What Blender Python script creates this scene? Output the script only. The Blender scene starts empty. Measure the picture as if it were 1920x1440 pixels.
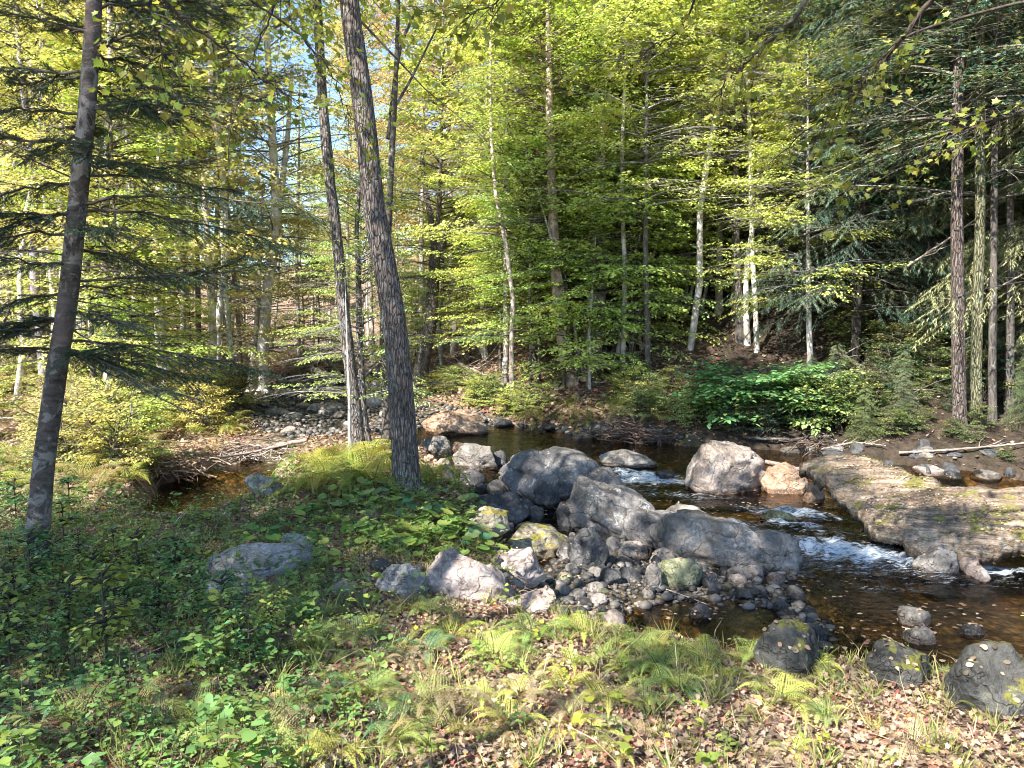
import bpy, bmesh, math, random
import numpy as np

R = math.radians
S = bpy.context.scene
COL = S.collection
rnd = random.Random(7)
rng = np.random.default_rng(11)

# ------------------------------------------------------------------ camera maths
F = 1440.0
PITCH = R(3.5)
CAMZ = 1.7
cp, sp = math.cos(PITCH), math.sin(PITCH)

def ray(u, v):
    a = (u - 960) / F
    b = (720 - v) / F
    d = np.array([a, cp + b * sp, -sp + b * cp])
    return d

def at_y(u, v, Y):
    d = ray(u, v)
    t = Y / d[1]
    return np.array([d[0] * t, Y, CAMZ + d[2] * t])

# ------------------------------------------------------------------ numpy noise
def _hash(i, j, k, seed):
    h = (i * 374761393 + j * 668265263 + k * 2147483647 + seed * 1274126177) & 0xffffffff
    h = ((h ^ (h >> 13)) * 1274126177) & 0xffffffff
    h = ((h ^ (h >> 16)) * 2246822519) & 0xffffffff
    return ((h ^ (h >> 15)) & 0xffffff) / float(0xffffff) * 2 - 1

def vnoise(x, y, z=None, seed=0):
    x = np.asarray(x, float); y = np.asarray(y, float)
    z = np.zeros_like(x) if z is None else np.asarray(z, float)
    i = np.floor(x).astype(np.int64); j = np.floor(y).astype(np.int64); k = np.floor(z).astype(np.int64)
    fx, fy, fz = x - i, y - j, z - k
    fx = fx * fx * (3 - 2 * fx); fy = fy * fy * (3 - 2 * fy); fz = fz * fz * (3 - 2 * fz)
    r = 0
    for di in (0, 1):
        wx = fx if di else 1 - fx
        for dj in (0, 1):
            wy = fy if dj else 1 - fy
            for dk in (0, 1):
                wz = fz if dk else 1 - fz
                r = r + wx * wy * wz * _hash(i + di, j + dj, k + dk, seed)
    return r

def fbm(x, y, z=None, seed=0, oct=4):
    r, a, f = 0, 1.0, 1.0
    for o in range(oct):
        r = r + a * vnoise(np.asarray(x) * f, np.asarray(y) * f, None if z is None else np.asarray(z) * f, seed + o)
        a *= .5; f *= 2.03
    return r / 1.8

def sstep(a, b, x):
    t = np.clip((x - a) / (b - a), 0, 1)
    return t * t * (3 - 2 * t)

# ------------------------------------------------------------------ terrain
def wl(y, x=0):
    y = np.asarray(y, float)
    return (-.78 + .12 * sstep(8.35, 8.8, y) + .10 * sstep(9.7, 10.1, y) + .13 * sstep(11.6, 12.2, y)
            + .027 * np.clip(y - 12.2, 0, 26) + .013 * np.clip(y - 38.2, 0, 60))

def wpt(u, v):
    d = ray(u, v); y = 12.
    for _ in range(12):
        z = float(wl(y)); y = .5 * y + .5 * d[1] * (z - CAMZ) / d[2]
    t = y / d[1]
    return (d[0] * t, y)

def PW(*a):
    return [wpt(*p) for p in a]

def PZ(z, *a):
    o = []
    for u, v in a:
        d = ray(u, v); t = (z - CAMZ) / d[2]; o.append((d[0] * t, d[1] * t))
    return o

WET = ([(20, -2), (9, 1.2), (5.5, 3.4)] +
       PZ(-.45, (1920, 1345), (1850, 1315), (1620, 1275), (1400, 1245), (1180, 1200), (1060, 1165)) + PZ(-.6, (1000, 1120), (960, 1050)) +
       PW((900, 1000), (875, 940), (830, 880), (760, 835), (640, 832), (560, 836), (500, 828), (475, 800), (480, 775), (500, 758), (530, 745)) +
       [(-10, 34), (-17, 50), (-13, 52), (-5.4, 35)] +
       PW((735, 750), (790, 772), (900, 788), (1000, 802), (1080, 815), (1200, 826), (1300, 838), (1450, 845), (1560, 856), (1640, 868), (1760, 880), (1920, 900)) +
       [(14, 9.6), (22, 6), (26, 0)])
SIDE = PW((300, 908), (380, 885), (440, 850), (520, 828), (570, 838)) + PZ(-.32, (520, 885), (490, 912), (440, 945), (350, 968), (270, 972), (225, 950))
BAR = PW((1040, 1165), (1010, 1100), (1060, 1030), (1180, 1010), (1300, 1040), (1430, 1060), (1520, 1075), (1500, 1120), (1560, 1170), (1540, 1215), (1470, 1170), (1380, 1130), (1250, 1130), (1160, 1140), (1100, 1180))
FB = PW((735, 750), (790, 772), (900, 788), (1000, 802), (1080, 815), (1200, 826), (1300, 838), (1450, 845), (1560, 856), (1640, 868), (1760, 880), (1920, 900))
HILL = [(-300, 210), (-60, 118), (-14, 80), (-10, 50), (-5.4, 35)] + FB + [(14, 9.6), (40, -2), (300, -40), (300, 400), (-300, 400)]

def sdf(poly, x, y):
    x = np.asarray(x, float); y = np.asarray(y, float)
    d2 = np.full(x.shape, 1e9); ins = np.zeros(x.shape, bool)
    n = len(poly)
    for i in range(n):
        ax, ay = poly[i]; bx, by = poly[(i + 1) % n]
        ex, ey = bx - ax, by - ay
        t = np.clip(((x - ax) * ex + (y - ay) * ey) / (ex * ex + ey * ey + 1e-12), 0, 1)
        d2 = np.minimum(d2, (x - ax - t * ex) ** 2 + (y - ay - t * ey) ** 2)
        if ay != by:
            c = ((ay > y) != (by > y)) & (x < (bx - ax) * (y - ay) / (by - ay) + ax)
            ins ^= c
    d = np.sqrt(d2)
    return np.where(ins, d, -d)

def wet(x, y):
    return np.maximum(sdf(WET, x, y), sdf(SIDE, x, y))

def terrain(x, y):
    x = np.asarray(x, float); y = np.asarray(y, float)
    d = wet(x, y) + .16 * fbm(x * 1.3, y * 1.3, seed=3, oct=3)
    n = fbm(x * .5, y * .5, seed=5, oct=4)
    n2 = vnoise(x * 4, y * 4, seed=8)
    land = -(.035 + .03 * sstep(-1.2, .3, x)) * np.clip(y, 0, 7) + .07 * n + .02 * n2
    land = land + .05 * np.exp(-((x + 1.2) ** 2 + (y - 9.3) ** 2) / 2)
    land = land + .027 * np.clip(y - 12, 0, 26) + .012 * np.clip(y - 38, 0, 80) + .02 * np.clip(-x - 6, 0, 30)
    dh = sdf(HILL, x, y)
    rough = fbm(x * .16, y * .16, seed=15, oct=4)
    cap = 22 + 150 * sstep(-.12, .25, x / np.maximum(y, 1))
    hill = np.maximum(wl(y) + .22, -.3) + .22 * np.clip(dh, 0, 2.5) + .52 * np.minimum(np.clip(dh - 2.5, 0, 170), cap) + rough * np.clip(dh * .12, 0, 1.6) + .05 * n2 + .1 * n
    k = sstep(-.3, .5, dh)
    land = land * (1 - k) + hill * k
    w = wl(y)
    bed = w - .16 - .16 * sstep(0, 1.5, d) + .07 * fbm(x * 2.2, y * 2.2, seed=21, oct=3)
    g = sdf(BAR, x, y) + .15 * vnoise(x * 2.5, y * 2.5, seed=9)
    bed = bed + .34 * sstep(-.5, .2, g)
    up = sstep(15, 20, y + 4.5 * sstep(-1.5, -3, x))                       # shallow gravelly riffle upstream
    bed = bed + up * (.36 + .2 * vnoise(x * 1.1, y * .9, seed=31))
    t = sstep(-.22, .22, d)
    return land * (1 - t) + bed * t

_T = np.concatenate([np.arange(2, 30, .03), np.geomspace(30, 260, 900)])
def hit(u, v, water=False):
    d = ray(u, v)
    p = d[None, :] * (_T / d[1])[:, None]
    z = CAMZ + p[:, 2]
    g = terrain(p[:, 0], p[:, 1])
    if water: g = np.where(wet(p[:, 0], p[:, 1]) > 0, np.maximum(g, wl(p[:, 1]) - .02), g)
    i = np.argmax(z < g) if (z < g).any() else len(_T) - 1
    return np.array([p[i, 0], p[i, 1], g[i]])

def gz(x, y):
    return float(terrain(np.array([x]), np.array([y]))[0])

# ------------------------------------------------------------------ mesh helpers
def mk(name, V, tris=None, quads=None, mat=None, smooth=False, attrs=None, mats=None):
    me = bpy.data.meshes.new(name)
    V = np.asarray(V, np.float32)
    parts, starts, tot, o = [], [], 0, 0
    for f, k in ((tris, 3), (quads, 4)):
        if f is not None and len(f):
            f = np.asarray(f, np.int32)
            parts.append(f.ravel()); starts.append(o + np.arange(len(f)) * k); o += f.size; tot += len(f)
    loops = np.concatenate(parts); st = np.concatenate(starts)
    me.vertices.add(len(V)); me.vertices.foreach_set('co', V.ravel())
    me.loops.add(len(loops)); me.loops.foreach_set('vertex_index', loops)
    me.polygons.add(tot); me.polygons.foreach_set('loop_start', st.astype(np.int32))
    if smooth:
        me.polygons.foreach_set('use_smooth', np.ones(tot, bool))
    me.update(calc_edges=True)
    for k, a in (attrs or {}).items():
        at = me.attributes.new(k, 'FLOAT', 'POINT'); at.data.foreach_set('value', np.asarray(a, np.float32))
    if mat: me.materials.append(mat)
    return me

class Geo:
    def __init__(s): s.V, s.T, s.Q, s.n, s.A = [], [], [], 0, []
    def add(s, V, T=None, Q=None, tint=0.):
        V = np.asarray(V, float)
        s.V.append(V)
        if T is not None and len(T): s.T.append(np.asarray(T) + s.n)
        if Q is not None and len(Q): s.Q.append(np.asarray(Q) + s.n)
        s.A.append(np.broadcast_to(tint, (len(V),)))
        s.n += len(V)
    def tube(s, pts, rad, seg=6, cap=True, tint=0.):
        P = np.asarray(pts, float); n = len(P)
        rad = np.broadcast_to(np.asarray(rad, float), (n,))
        T = np.gradient(P, axis=0); T /= np.linalg.norm(T, axis=1)[:, None] + 1e-9
        ref = np.array([1., .13, .07]) if abs(T[:, 0]).mean() < .8 else np.array([.1, .1, 1.])
        N = np.cross(T, ref); N /= np.linalg.norm(N, axis=1)[:, None] + 1e-9
        B = np.cross(T, N)
        a = np.linspace(0, 2 * math.pi, seg, endpoint=False)
        V = P[:, None, :] + rad[:, None, None] * (N[:, None, :] * np.cos(a)[None, :, None] + B[:, None, :] * np.sin(a)[None, :, None])
        V = V.reshape(-1, 3)
        i = np.arange(n - 1)[:, None] * seg; j = np.arange(seg)[None, :]; j2 = (j + 1) % seg
        Q = np.stack([i + j, i + j2, i + seg + j2, i + seg + j], -1).reshape(-1, 4)
        Tt = None
        if cap:
            V = np.vstack([V, P[-1] + T[-1] * rad[-1] * .4])
            c = len(V) - 1; b = (n - 1) * seg
            Tt = np.stack([b + np.arange(seg), b + (np.arange(seg) + 1) % seg, np.full(seg, c)], -1)
        s.add(V, Tt, Q, tint)
        return V
    def build(s, name, mat=None, smooth=True):
        return mk(name, np.vstack(s.V), np.vstack(s.T) if s.T else None, np.vstack(s.Q) if s.Q else None, mat, smooth,
                  {'tint': np.concatenate(s.A)})

# leaf templates: x across, y along, z up (size 1)
def _lt(v, t): return np.array(v, float), np.array(t)
T_DIA = _lt([(0, 0, 0), (.3, .42, .07), (0, 1, -.04), (-.3, .42, .07)], [(0, 1, 2), (0, 2, 3)])
T_OVAL = _lt([(0, 0, 0), (.22, .22, .05), (.27, .55, .06), (0, 1, -.08), (-.27, .55, .06), (-.22, .22, .05), (0, .5, 0)],
             [(0, 1, 6), (1, 2, 6), (2, 3, 6), (3, 4, 6), (4, 5, 6), (5, 0, 6)])
_m = [(0, 0), (.18, .02), (.42, -.06), (.34, .2), (.62, .42), (.4, .46), (.3, .5), (.3, .66), (.16, .62), (0, 1),
      (-.16, .62), (-.3, .66), (-.3, .5), (-.4, .46), (-.62, .42), (-.34, .2), (-.42, -.06), (-.18, .02)]
T_MAPLE = _lt([(0, .3, 0)] + [(x, y, .16 * (abs(x) + (y - .3) ** 2 * .8)) for x, y in _m],
              [(0, i + 1, (i + 1) % len(_m) + 1) for i in range(len(_m))])
T_NEED = _lt([(-.09, 0, 0), (.09, 0, 0), (.1, .6, 0), (0, 1, -.03), (-.1, .6, 0)], [(0, 1, 2), (0, 2, 4), (4, 2, 3)])
T_STRIP = _lt([(-.11, 0, 0), (.11, 0, 0), (.0, 1, -.05)], [(0, 1, 2)])

def soup(tmpl, P, D, N, size, tint, hue=None, wid=None):
    """leaf soup: positions, along-direction, normal, size -> verts, tris, attrs"""
    v, t = tmpl
    P = np.asarray(P, float); n = len(P)
    D = D / (np.linalg.norm(D, axis=1)[:, None] + 1e-9)
    X = np.cross(D, N); X /= np.linalg.norm(X, axis=1)[:, None] + 1e-9
    N = np.cross(X, D)
    size = np.broadcast_to(size, (n,))
    w = size if wid is None else size * wid
    V = (P[:, None, :] + X[:, None, :] * (v[None, :, 0:1] * w[:, None, None]) + D[:, None, :] * (v[None, :, 1:2] * size[:, None, None])
         + N[:, None, :] * (v[None, :, 2:3] * size[:, None, None])).reshape(-1, 3)
    Tt = (t[None] + (np.arange(n) * len(v))[:, None, None]).reshape(-1, 3)
    k = len(v)
    A = {'tint': np.repeat(np.broadcast_to(tint, (n,)), k)}
    A['hue'] = np.repeat(np.broadcast_to(0. if hue is None else hue, (n,)), k)
    return V, Tt, A

def soup_mesh(name, tmpl, P, D, N, size, tint, hue=None, mat=None, wid=None):
    V, Tt, A = soup(tmpl, P, D, N, size, tint, hue, wid)
    return mk(name, V, Tt, None, mat, False, A)

def join_soups(name, lst, mat):
    V, T, A, H, n = [], [], [], [], 0
    for v, t, a in lst:
        V.append(v); T.append(t + n); A.append(a['tint']); H.append(a['hue']); n += len(v)
    return mk(name, np.vstack(V), np.vstack(T), None, mat, False, {'tint': np.concatenate(A), 'hue': np.concatenate(H)})

# ------------------------------------------------------------------ object helpers
def tag(o, label=None, cat=None, group=None, kind=None):
    if label: o['label'] = label
    if cat: o['category'] = cat
    if group: o['group'] = group
    if kind: o['kind'] = kind
    return o

def ob(name, me, parent=None, loc=(0, 0, 0), rot=(0, 0, 0), scale=(1, 1, 1), color=None):
    o = bpy.data.objects.new(name, me); COL.objects.link(o)
    o.location = loc; o.rotation_euler = rot
    o.scale = scale if hasattr(scale, '__len__') else (scale,) * 3
    if parent: o.parent = parent
    if color is not None: o.color = (*color, 1)
    return o

def empty(name, loc, label, cat, group=None, rz=0, scale=1.):
    o = bpy.data.objects.new(name, None); COL.objects.link(o)
    o.empty_display_size = .2
    o.location = loc; o.rotation_euler = (0, 0, rz); o.scale = scale if hasattr(scale, '__len__') else (scale,) * 3
    return tag(o, label, cat, group)

# ------------------------------------------------------------------ materials
class M:
    def __init__(s, name):
        s.m = bpy.data.materials.new(name); s.m.use_nodes = True
        s.t = s.m.node_tree; s.t.nodes.clear()
        s.out = s.n('ShaderNodeOutputMaterial')
    def n(s, ty, **k):
        o = s.t.nodes.new(ty)
        for a, b in k.items():
            if a in o.inputs.keys() if not hasattr(o, a) else False: o.inputs[a].default_value = b
            else: setattr(o, a, b)
        return o
    def l(s, a, b): s.t.links.new(a, b)
    def noise(s, vec, scale, detail=4, rough=.55, dist=0):
        n = s.n('ShaderNodeTexNoise'); n.inputs['Scale'].default_value = scale; n.inputs['Detail'].default_value = detail
        n.inputs['Roughness'].default_value = rough; n.inputs['Distortion'].default_value = dist
        s.l(vec, n.inputs['Vector']); return n.outputs['Fac']
    def ramp(s, fac, stops, interp='LINEAR'):
        r = s.n('ShaderNodeValToRGB'); r.color_ramp.interpolation = interp
        e = r.color_ramp.elements
        while len(e) < len(stops): e.new(.5)
        for x, (p, c) in zip(e, stops):
            x.position = p; x.color = (*c, 1) if hasattr(c, '__len__') else (c, c, c, 1)
        s.l(fac, r.inputs['Fac']); return r.outputs['Color']
    def mix(s, fac, a, b, mode='MIX'):
        m = s.n('ShaderNodeMix', data_type='RGBA', blend_type=mode)
        for v, k in ((fac, 0), (a, 6), (b, 7)):
            if hasattr(v, 'is_linked') or hasattr(v, 'links'): s.l(v, m.inputs[k])
            elif hasattr(v, '__len__'): m.inputs[k].default_value = (*v, 1)
            else: m.inputs[k].default_value = v
        return m.outputs[2]
    def math(s, op, a, b=0., clamp=False):
        m = s.n('ShaderNodeMath', operation=op); m.use_clamp = clamp
        for v, k in ((a, 0), (b, 1)):
            if hasattr(v, 'links'): s.l(v, m.inputs[k])
            else: m.inputs[k].default_value = v
        return m.outputs[0]
    def coord(s, kind='Object', sc=None):
        c = s.n('ShaderNodeTexCoord').outputs[kind]
        if sc:
            mp = s.n('ShaderNodeMapping'); mp.inputs['Scale'].default_value = sc; s.l(c, mp.inputs[0]); return mp.outputs[0]
        return c
    def attr(s, name, out='Fac'):
        a = s.n('ShaderNodeAttribute', attribute_name=name); return a.outputs[out]
    def bump(s, h, strength=.5, dist=.02, prev=None):
        b = s.n('ShaderNodeBump'); b.inputs['Strength'].default_value = strength; b.inputs['Distance'].default_value = dist
        s.l(h, b.inputs['Height'])
        if prev: s.l(prev, b.inputs['Normal'])
        return b.outputs[0]
    def princ(s, col, rough=.8, spec=.3, normal=None):
        p = s.n('ShaderNodeBsdfPrincipled')
        for v, k in ((col, 'Base Color'), (rough, 'Roughness'), (spec, 'Specular IOR Level')):
            if hasattr(v, 'links'): s.l(v, p.inputs[k])
            elif hasattr(v, '__len__'): p.inputs[k].default_value = (*v, 1)
            else: p.inputs[k].default_value = v
        if normal: s.l(normal, p.inputs['Normal'])
        return p
    def done(s, sh): s.l(sh, s.out.inputs['Surface']); return s.m

def leaf_mat(name, alt=(.66, .50, .13), base=None, transl=.38, rough=.45, spec=.35):
    m = M(name)
    oi = m.n('ShaderNodeObjectInfo')
    b = oi.outputs['Color'] if base is None else base
    tint = m.attr('tint'); hue = m.attr('hue')
    c = m.mix(hue, b, alt)
    k = m.ramp(tint, [(0, .5), (1, 1.5)])
    c = m.mix(1., c, k, 'MULTIPLY')
    p = m.princ(c, rough, spec)
    t = m.n('ShaderNodeBsdfTranslucent')
    tc = m.mix(1., c, (1.12, 1.12, .7), 'MULTIPLY'); m.l(tc, t.inputs['Color'])
    x = m.n('ShaderNodeMixShader'); x.inputs[0].default_value = transl
    m.l(p.outputs[0], x.inputs[1]); m.l(t.outputs[0], x.inputs[2])
    return m.done(x.outputs[0])

def bark_mat(name, c1, c2, patch=(.4, .4, .38), patch_amt=.5, vs=(18, 18, 3.5), bump=.8, pink=None, ps=3.5, furrow=None):
    m = M(name)
    co = m.coord('Object')
    v = m.coord('Object', vs)
    a = m.noise(v, 1., 6, .65)
    oi = m.n('ShaderNodeObjectInfo')
    c = m.ramp(a, [(.3, c1), (.7, c2)])
    b = m.noise(co, ps, 5, .7, .6)
    mask = m.ramp(b, [(.62 - patch_amt * .22, 0.), (.68 - patch_amt * .2, 1.)])
    c = m.mix(mask, c, patch)
    if pink:
        b2 = m.noise(co, 1.3, 3, .6)
        c = m.mix(m.ramp(b2, [(.5, 0.), (.62, .8)]), c, pink)
    c = m.mix(1., c, oi.outputs['Color'], 'MULTIPLY')
    fine = m.noise(co, 60, 3, .6)
    h = m.math('ADD', a, m.math('MULTIPLY', fine, .25))
    if furrow:
        fv = m.n('ShaderNodeTexVoronoi', feature='DISTANCE_TO_EDGE'); fv.inputs['Scale'].default_value = 1
        wq = m.n('ShaderNodeTexNoise'); wq.inputs['Scale'].default_value = 9; m.l(co, wq.inputs['Vector'])
        m.l(m.mix(.8, m.coord('Object', furrow), wq.outputs['Color'], 'ADD'), fv.inputs['Vector'])
        fk = m.ramp(fv.outputs['Distance'], [(0., 0.), (.16, 1.)])
        c = m.mix(1., c, m.ramp(fv.outputs['Distance'], [(0., .55), (.14, 1.15)]), 'MULTIPLY'); h = m.math('ADD', h, m.math('MULTIPLY', fk, .9))
    nb = m.bump(h, bump, .03)
    return m.done(m.princ(c, .88, .15, nb).outputs[0])

def rock_mat(name, c1, c2, c3, moss=0., mossc=(.10, .11, .02), streak=None, rough=.75, spots=.35, rotz=0):
    m = M(name)
    co = m.coord('Object', (1, 1, 1) if streak is None else streak)
    if rotz:
        mp = m.n('ShaderNodeMapping'); mp.inputs['Rotation'].default_value = (0, 0, R(rotz)); m.l(m.coord('Object'), mp.inputs[0])
        mp2 = m.n('ShaderNodeMapping'); mp2.inputs['Scale'].default_value = (.7, 6, 6); m.l(mp.outputs[0], mp2.inputs[0]); co = mp2.outputs[0]
    co2 = m.coord('Object')
    a = m.noise(co, 2.2, 6, .7, .4)
    c = m.ramp(a, [(.32, c1), (.5, c2), (.68, c3)])
    sp_ = m.noise(co2, 26, 4, .75)
    c = m.mix(1., c, m.ramp(sp_, [(.32, .62), (.5, 1.), (.68, 1.38)]), 'MULTIPLY')
    big = m.noise(co2, 1.1, 5, .65, .8)
    c = m.mix(1., c, m.ramp(big, [(.34, .5), (.5, 1.), (.66, 1.35)]), 'MULTIPLY')
    li = m.noise(co2, 5.5, 5, .75, .3)
    c = m.mix(m.ramp(li, [(.60, 0.), (.66, spots)]), c, (.52, .52, .48))
    dk = m.noise(co2, 3.1, 5, .7, 1.)
    c = m.mix(m.ramp(dk, [(.30, .75), (.42, 0.)]), c, (.05, .048, .045))
    h = m.math('ADD', m.math('MULTIPLY', a, .6), m.math('MULTIPLY', sp_, .35))
    cr = m.n('ShaderNodeTexVoronoi', feature='DISTANCE_TO_EDGE'); cr.inputs['Scale'].default_value = 2.2
    wv = m.mix(.25, co, m.n('ShaderNodeTexNoise').outputs['Color'], 'ADD'); m.l(wv, cr.inputs['Vector'])
    crk = m.ramp(cr.outputs['Distance'], [(0., 0.), (.025, 1.)])
    h = m.math('ADD', h, m.math('MULTIPLY', crk, .12))
    c = m.mix(1., c, m.ramp(cr.outputs['Distance'], [(0., .6), (.02, 1.)]), 'MULTIPLY')
    nb = m.bump(h, 1., .06)
    r = rough
    if moss > 0:
        g = m.n('ShaderNodeNewGeometry'); sx = m.n('ShaderNodeSeparateXYZ'); m.l(g.outputs['Normal'], sx.inputs[0])
        mn = m.noise(co2, 3.3, 5, .7)
        k = m.math('ADD', m.math('MULTIPLY', sx.outputs['Z'], .25), mn)
        mk_ = m.ramp(k, [(.82 - moss * .3, 0.), (.87 - moss * .3, 1.)])
        mc = m.mix(m.noise(co2, 18, 3), tuple(x * .5 for x in mossc), tuple(min(1, x * 1.6) for x in mossc))
        c = m.mix(mk_, c, mc)
    ps = m.n('ShaderNodeNewGeometry'); sx2 = m.n('ShaderNodeSeparateXYZ'); m.l(ps.outputs['Position'], sx2.inputs[0])
    lv = m.ramp(m.math('MULTIPLY', sx2.outputs['Y'], 1 / 40.), [(.205, 0.), (.22, .34), (.24, .34), (.252, .63), (.29, .63), (.305, 1.)])
    dz = m.math('SUBTRACT', m.math('ADD', sx2.outputs['Z'], .78), m.math('MULTIPLY', lv, .35))
    dz = m.math('SUBTRACT', dz, m.math('MULTIPLY', m.math('MAXIMUM', m.math('SUBTRACT', sx2.outputs['Y'], 12.2), 0.), .027))
    wetk = m.ramp(m.math('ADD', dz, m.math('MULTIPLY', m.noise(co2, 6, 3), .08)), [(.09, 1.), (.13, 0.)])
    c = m.mix(wetk, c, m.mix(1., c, (.38, .35, .32), 'MULTIPLY'))
    r = m.math('SUBTRACT', r, m.math('MULTIPLY', wetk, .45))
    return m.done(m.princ(c, r, .35, nb).outputs[0])

MAT = {}
MAT['leaf'] = leaf_mat('leaf_broad')
MAT['needle'] = leaf_mat('leaf_needle', alt=(.28, .24, .10), transl=.2, rough=.55)
MAT['fern'] = leaf_mat('leaf_fern', alt=(.42, .30, .08), transl=.35, rough=.6)
MAT['litter'] = None
MAT['bark_rough'] = bark_mat('bark_rough', (.045, .036, .032), (.36, .31, .28), (.30, .32, .31), .25, (52, 52, 8), 1., None, 7, (30, 30, 6))
MAT['bark_smooth'] = bark_mat('bark_smooth', (.07, .062, .06), (.27, .245, .23), (.46, .44, .42), .55, (13, 13, 26), .6, (.36, .28, .27), 6)
MAT['bark_pale'] = bark_mat('bark_pale', (.22, .19, .17), (.48, .44, .40), (.62, .58, .55), .7, (12, 12, 5), .5, None)
MAT['bark_dark'] = bark_mat('bark_dark', (.03, .026, .024), (.16, .14, .125), (.26, .26, .23), .3, (24, 24, 5), .8, None)
MAT['twig'] = bark_mat('bark_twig', (.08, .07, .065), (.26, .235, .22), (.4, .38, .35), .4, (14, 14, 14), .2, None)
MAT['wood'] = bark_mat('bark_driftwood', (.16, .12, .10), (.46, .38, .33), (.55, .5, .46), .4, (6, 40, 40), .6, None)

def litter_mat():
    m = M('leaf_litter_leaf')
    hue = m.attr('hue'); tint = m.attr('tint')
    c = m.ramp(hue, [(0, (.36, .245, .18)), (.22, (.40, .29, .19)), (.40, (.50, .39, .285)), (.52, (.36, .22, .13)), (.62, (.33, .13, .10)),
                     (.72, (.40, .10, .10)), (.80, (.56, .43, .05)), (.90, (.62, .52, .16)), (1, (.22, .30, .06))], 'LINEAR')
    c = m.mix(1., c, m.ramp(tint, [(0, .32), (1, 1.15)]), 'MULTIPLY')
    p = m.princ(c, .6, .25)
    t = m.n('ShaderNodeBsdfTranslucent'); m.l(c, t.inputs['Color'])
    x = m.n('ShaderNodeMixShader'); x.inputs[0].default_value = .2
    m.l(p.outputs[0], x.inputs[1]); m.l(t.outputs[0], x.inputs[2])
    return m.done(x.outputs[0])
MAT['litter'] = litter_mat()

def ground_mat():
    m = M('forest_floor')
    co = m.coord('Object')
    v = m.n('ShaderNodeTexVoronoi'); v.inputs['Scale'].default_value = 11; v.inputs['Randomness'].default_value = 1
    dn = m.n('ShaderNodeTexNoise'); dn.inputs['Scale'].default_value = 9; m.l(co, dn.inputs['Vector'])
    m.l(m.mix(.12, co, dn.outputs['Color'], 'ADD'), v.inputs['Vector'])
    sx = m.n('ShaderNodeSeparateXYZ'); m.l(v.outputs['Color'], sx.inputs[0])
    leafc = m.ramp(sx.outputs['X'], [(0, (.10, .065, .045)), (.3, (.23, .15, .105)), (.55, (.36, .25, .19)), (.75, (.28, .14, .09)), (.9, (.42, .33, .2)), (1, (.2, .2, .06))], 'CONSTANT')
    soil = m.ramp(m.noise(co, 14, 5), [(.3, (.025, .018, .013)), (.7, (.10, .07, .05))])
    c = m.mix(m.ramp(m.noise(co, 1.1, 5, .7), [(.38, .25), (.6, 1.)]), soil, leafc)
    c = m.mix(m.ramp(m.noise(co, .7, 6, .75), [(.56, 0.), (.62, .7)]), c, (.075, .10, .025))
    hum_shade = m.attr('humus_shade'); c = m.mix(hum_shade, c, m.mix(.9, c, m.ramp(m.noise(co, 6, 5, .7), [(.35, (.010, .008, .006)), (.65, (.045, .034, .024))])))  # black soil on the right bank, its deep shade put into the colour too
    # bed zone: dark gravel / amber
    bedk = m.attr('bed')
    v2 = m.n('ShaderNodeTexVoronoi'); v2.inputs['Scale'].default_value = 13; m.l(co, v2.inputs['Vector'])
    s2 = m.n('ShaderNodeSeparateXYZ'); m.l(v2.outputs['Color'], s2.inputs[0])
    bc = m.ramp(s2.outputs['X'], [(0, (.06, .05, .04)), (.4, (.16, .12, .08)), (.7, (.26, .19, .11)), (1, (.33, .28, .22))])
    bc = m.mix(1., bc, m.ramp(v2.outputs['Distance'], [(.2, 1.), (.6, .35)]), 'MULTIPLY')
    c = m.mix(bedk, c, bc)
    h = m.math('SUBTRACT', m.noise(co, 20, 5), m.math('MULTIPLY', m.mix(bedk, v.outputs['Distance'], v2.outputs['Distance']), .8))
    return m.done(m.princ(c, .85, .2, m.bump(h, .9, .04)).outputs[0])
MAT['ground'] = ground_mat()

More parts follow.
